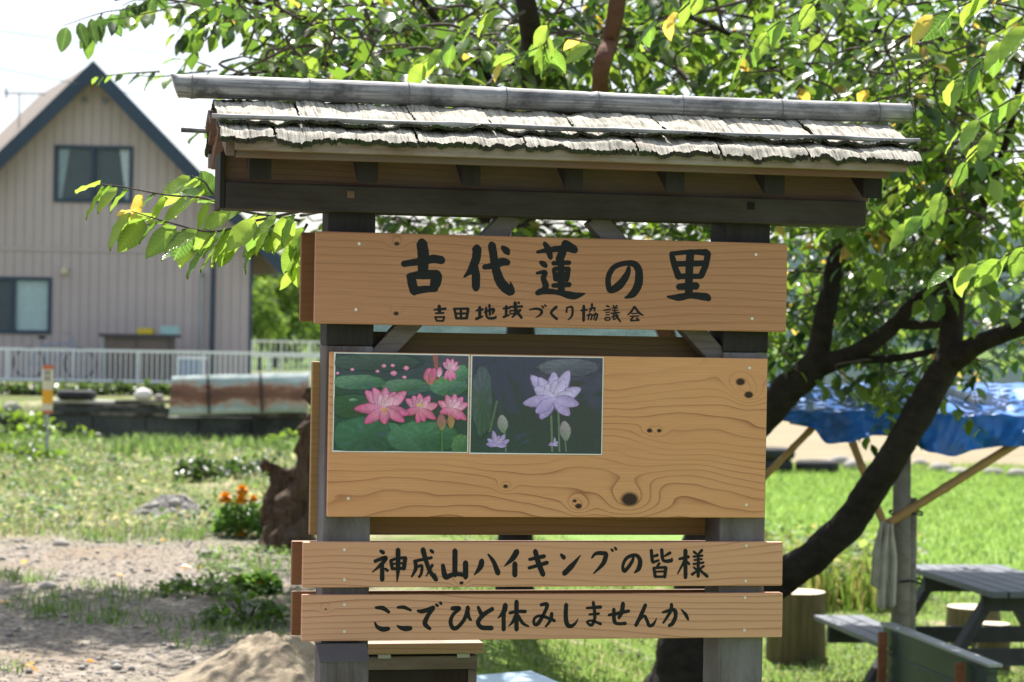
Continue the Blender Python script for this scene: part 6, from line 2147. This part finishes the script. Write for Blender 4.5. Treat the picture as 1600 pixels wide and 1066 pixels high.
# broad-leaved weeds on the left of the bank and the dark clumps
def herb(name, label, u, v, rpx, hpx, n, hue, seed, leafl=.07, cat='plant', group=None, dens_top=True):
    r_ = np.random.default_rng(seed)
    p = G(u, v)
    s = p.y / F
    rad, h = rpx * s, hpx * s
    root = tag(empty(name, p), label, cat, group)
    k = r_.random((n, 3))
    a = k[:, 0] * 6.283; rr = np.sqrt(k[:, 1]) * rad
    hz = h * (.15 + .85 * k[:, 2]) * (1 - .55 * (rr / rad) ** 2)
    pos = np.stack([rr * np.cos(a), rr * np.sin(a), hz], 1)
    d = np.stack([np.cos(a), np.sin(a), r_.uniform(-.4, .9, n)], 1) + r_.normal(0, .4, (n, 3))
    nr = r_.normal(0, .5, (n, 3)) + np.array((0, 0, 1))
    l_ = leafl * r_.uniform(.6, 1.3, n)
    v_, fl, fc = leaf_arrays(pos, d, nr, l_, l_ * .6)
    c = np.repeat(np.array(hue)[None] * r_.uniform(.6, 1.4, (n, 1)), len(TPL), 0)
    kind(np_mesh('foliage', v_, fl, fc, MT['leaf'], c, root), 'stuff')
    b = MB()
    for q in range(7):
        aa = q * .9
        b.tube([(0, 0, -.02), (rad * .3 * math.cos(aa), rad * .3 * math.sin(aa), h * .5), (rad * .6 * math.cos(aa), rad * .6 * math.sin(aa), h * .85)], [.008, .006, .002], 5)
    b.build('stems', MT['twig'], root)
    return root, p, s
WD = 'weed clumps on the bank'
for k_ in range(7):
    herb('low_shrub', ['low dark shrub at the far left foot of the white fence', 'second low dark shrub from the left along the fence foot', 'third low dark shrub from the left along the fence foot', 'fourth low dark shrub along the fence foot, above the scrap planks', 'fifth low dark shrub along the fence foot, above the white sack', 'sixth low dark shrub along the fence foot, left of the corrugated sheet', 'low dark shrub behind the corrugated sheet'][k_], 0 + 44 * k_, 617, 30, 18, 150, (0.030, 0.055, 0.018), 60 + k_, .14, 'shrub', 'low shrubs along the fence foot')
herb('weed_clump', 'large bright weed clump at the left edge of the bank', 15, 690, 75, 75, 420, (0.11, 0.19, 0.03), 31, .12, 'weeds', WD)
herb('weed_clump', 'leafy weed clump just right of the marker post', 110, 690, 55, 42, 240, (0.12, 0.20, 0.035), 32, .10, 'weeds', WD)
herb('weed_clump', 'low weed clump left of the marker post on the bank', 40, 722, 55, 32, 240, (0.08, 0.14, 0.025), 33, .10, 'weeds', WD)
herb('weed_clump', 'small weeds below the corrugated sheet', 325, 700, 42, 26, 150, (0.13, 0.20, 0.04), 34, .09, 'weeds', WD)
herb('weed_clump', 'weeds at the foot of the retaining wall beside the left post', 455, 705, 38, 32, 150, (0.12, 0.20, 0.03), 35, .09, 'weeds', WD)
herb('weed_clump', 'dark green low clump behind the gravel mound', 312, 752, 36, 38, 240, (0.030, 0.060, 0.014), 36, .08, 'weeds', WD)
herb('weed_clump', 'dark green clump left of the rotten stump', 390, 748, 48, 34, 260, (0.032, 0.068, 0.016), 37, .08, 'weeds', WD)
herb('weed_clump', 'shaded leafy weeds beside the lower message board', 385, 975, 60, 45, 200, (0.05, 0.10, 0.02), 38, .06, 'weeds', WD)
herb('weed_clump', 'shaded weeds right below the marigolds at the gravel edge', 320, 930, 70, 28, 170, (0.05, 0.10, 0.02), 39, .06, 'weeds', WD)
# marigolds
def marigold(u, v, rpx, hpx, flowers, label, seed):
    root, p, s = herb('marigold_plant', label, u, v, rpx, hpx * 1.12, 900, (0.075, 0.155, 0.04), seed, .05, 'flowers', 'orange marigolds')
    for i, (fu, fv, fr_) in enumerate(flowers):
        c = W(fu, fv, p.y - rpx * s * .55) - p
        r = fr_ * s
        b = MB()
        rr_ = random.Random(seed * 9 + i)
        for ring in range(6):
            m_ = 13 - ring * 2
            for q in range(m_):
                a = 6.283 * q / m_ + ring * .4
                rad_ = r * rr_.uniform(.85, 1.05)
                z_ = 0
                el = -.35 + ring * .36 + rr_.uniform(-.1, .1)
                d_ = Vector((math.cos(a) * math.cos(el), math.sin(a) * math.cos(el), math.sin(el)))
                sd = Vector((-math.sin(a), math.cos(a), 0))
                tip = c + Vector((0, 0, z_)) + d_ * rad_
                bs = c + Vector((0, 0, z_ * .6))
                w_ = r * .34
                b.add([bs, bs.lerp(tip, .6) - sd * w_, tip + sd * (w_ * .3) + Vector((0, 0, -r * .12)), bs.lerp(tip, .6) + sd * w_], [(0, 1, 2, 3)])
        b.build('flower', MT['orange'], root)
        b = MB(); b.tube([(c.x * .4, c.y * .4, 0), (c.x * .9, c.y * .9, c.z * .6), tuple(c)], [.006, .005, .004], 5); b.build('stem', MT['grass_stem'], root)
MT['grass_stem'] = mat_plain('green stem', (0.08, 0.15, 0.03), 0.7)
marigold(378, 838, 38, 56, [(352, 779, 14), (378, 767, 13), (377, 781, 13), (396, 780, 9), (373, 832, 12)], 'marigold plant with four orange flowers beside the rotten stump', 51)
marigold(404, 925, 30, 24, [(398, 908, 8), (408, 912, 9), (398, 957, 8)], 'low marigold plant in shade left of the message boards', 52)
# loose stones on the gravel and fallen leaves
for i, (u, v, r, lb) in enumerate(((95, 853, .06, 'brown stone on the gravel below the grass edge'), (328, 870, .07, 'pointed grey stone on the gravel left of the rotten stump'), (368, 893, .06, 'grey stone on the gravel nearest the message boards'), (75, 918, .05, 'small stone in the middle of the gravel at the left'))):
    p = G(u, v)
    lump('stone', MT['stone'], p.x, p.y, p.z - .012, r, r, r * .55, lb, 'stone', i * 7.7 + 1, 'loose stones on the gravel')
V, FL = [], []
r_ = np.random.default_rng(77)
pos = []
for u, v in ((35, 884), (15, 944), (290, 888), (300, 889), (312, 888), (260, 846), (140, 1035), (55, 1040), (420, 1035), (60, 1056), (180, 900)):
    q = G(u, v); pos.append((q.x, q.y, q.z + .012))
pos = np.array(pos)
N = len(pos)
d = r_.normal(0, 1, (N, 3)); d[:, 2] *= .15
v_, fl, fc = leaf_arrays(pos, d, np.tile((0, 0, 1.0), (N, 1)) + r_.normal(0, .2, (N, 3)), np.full(N, .07), np.full(N, .035))
c = np.repeat(np.array([(0.50, 0.16, 0.03), (0.45, 0.24, 0.06)])[r_.integers(0, 2, N)], len(TPL), 0)
kind(np_mesh('fallen_leaves', v_, fl, fc, MT['leaf'], c), 'stuff')
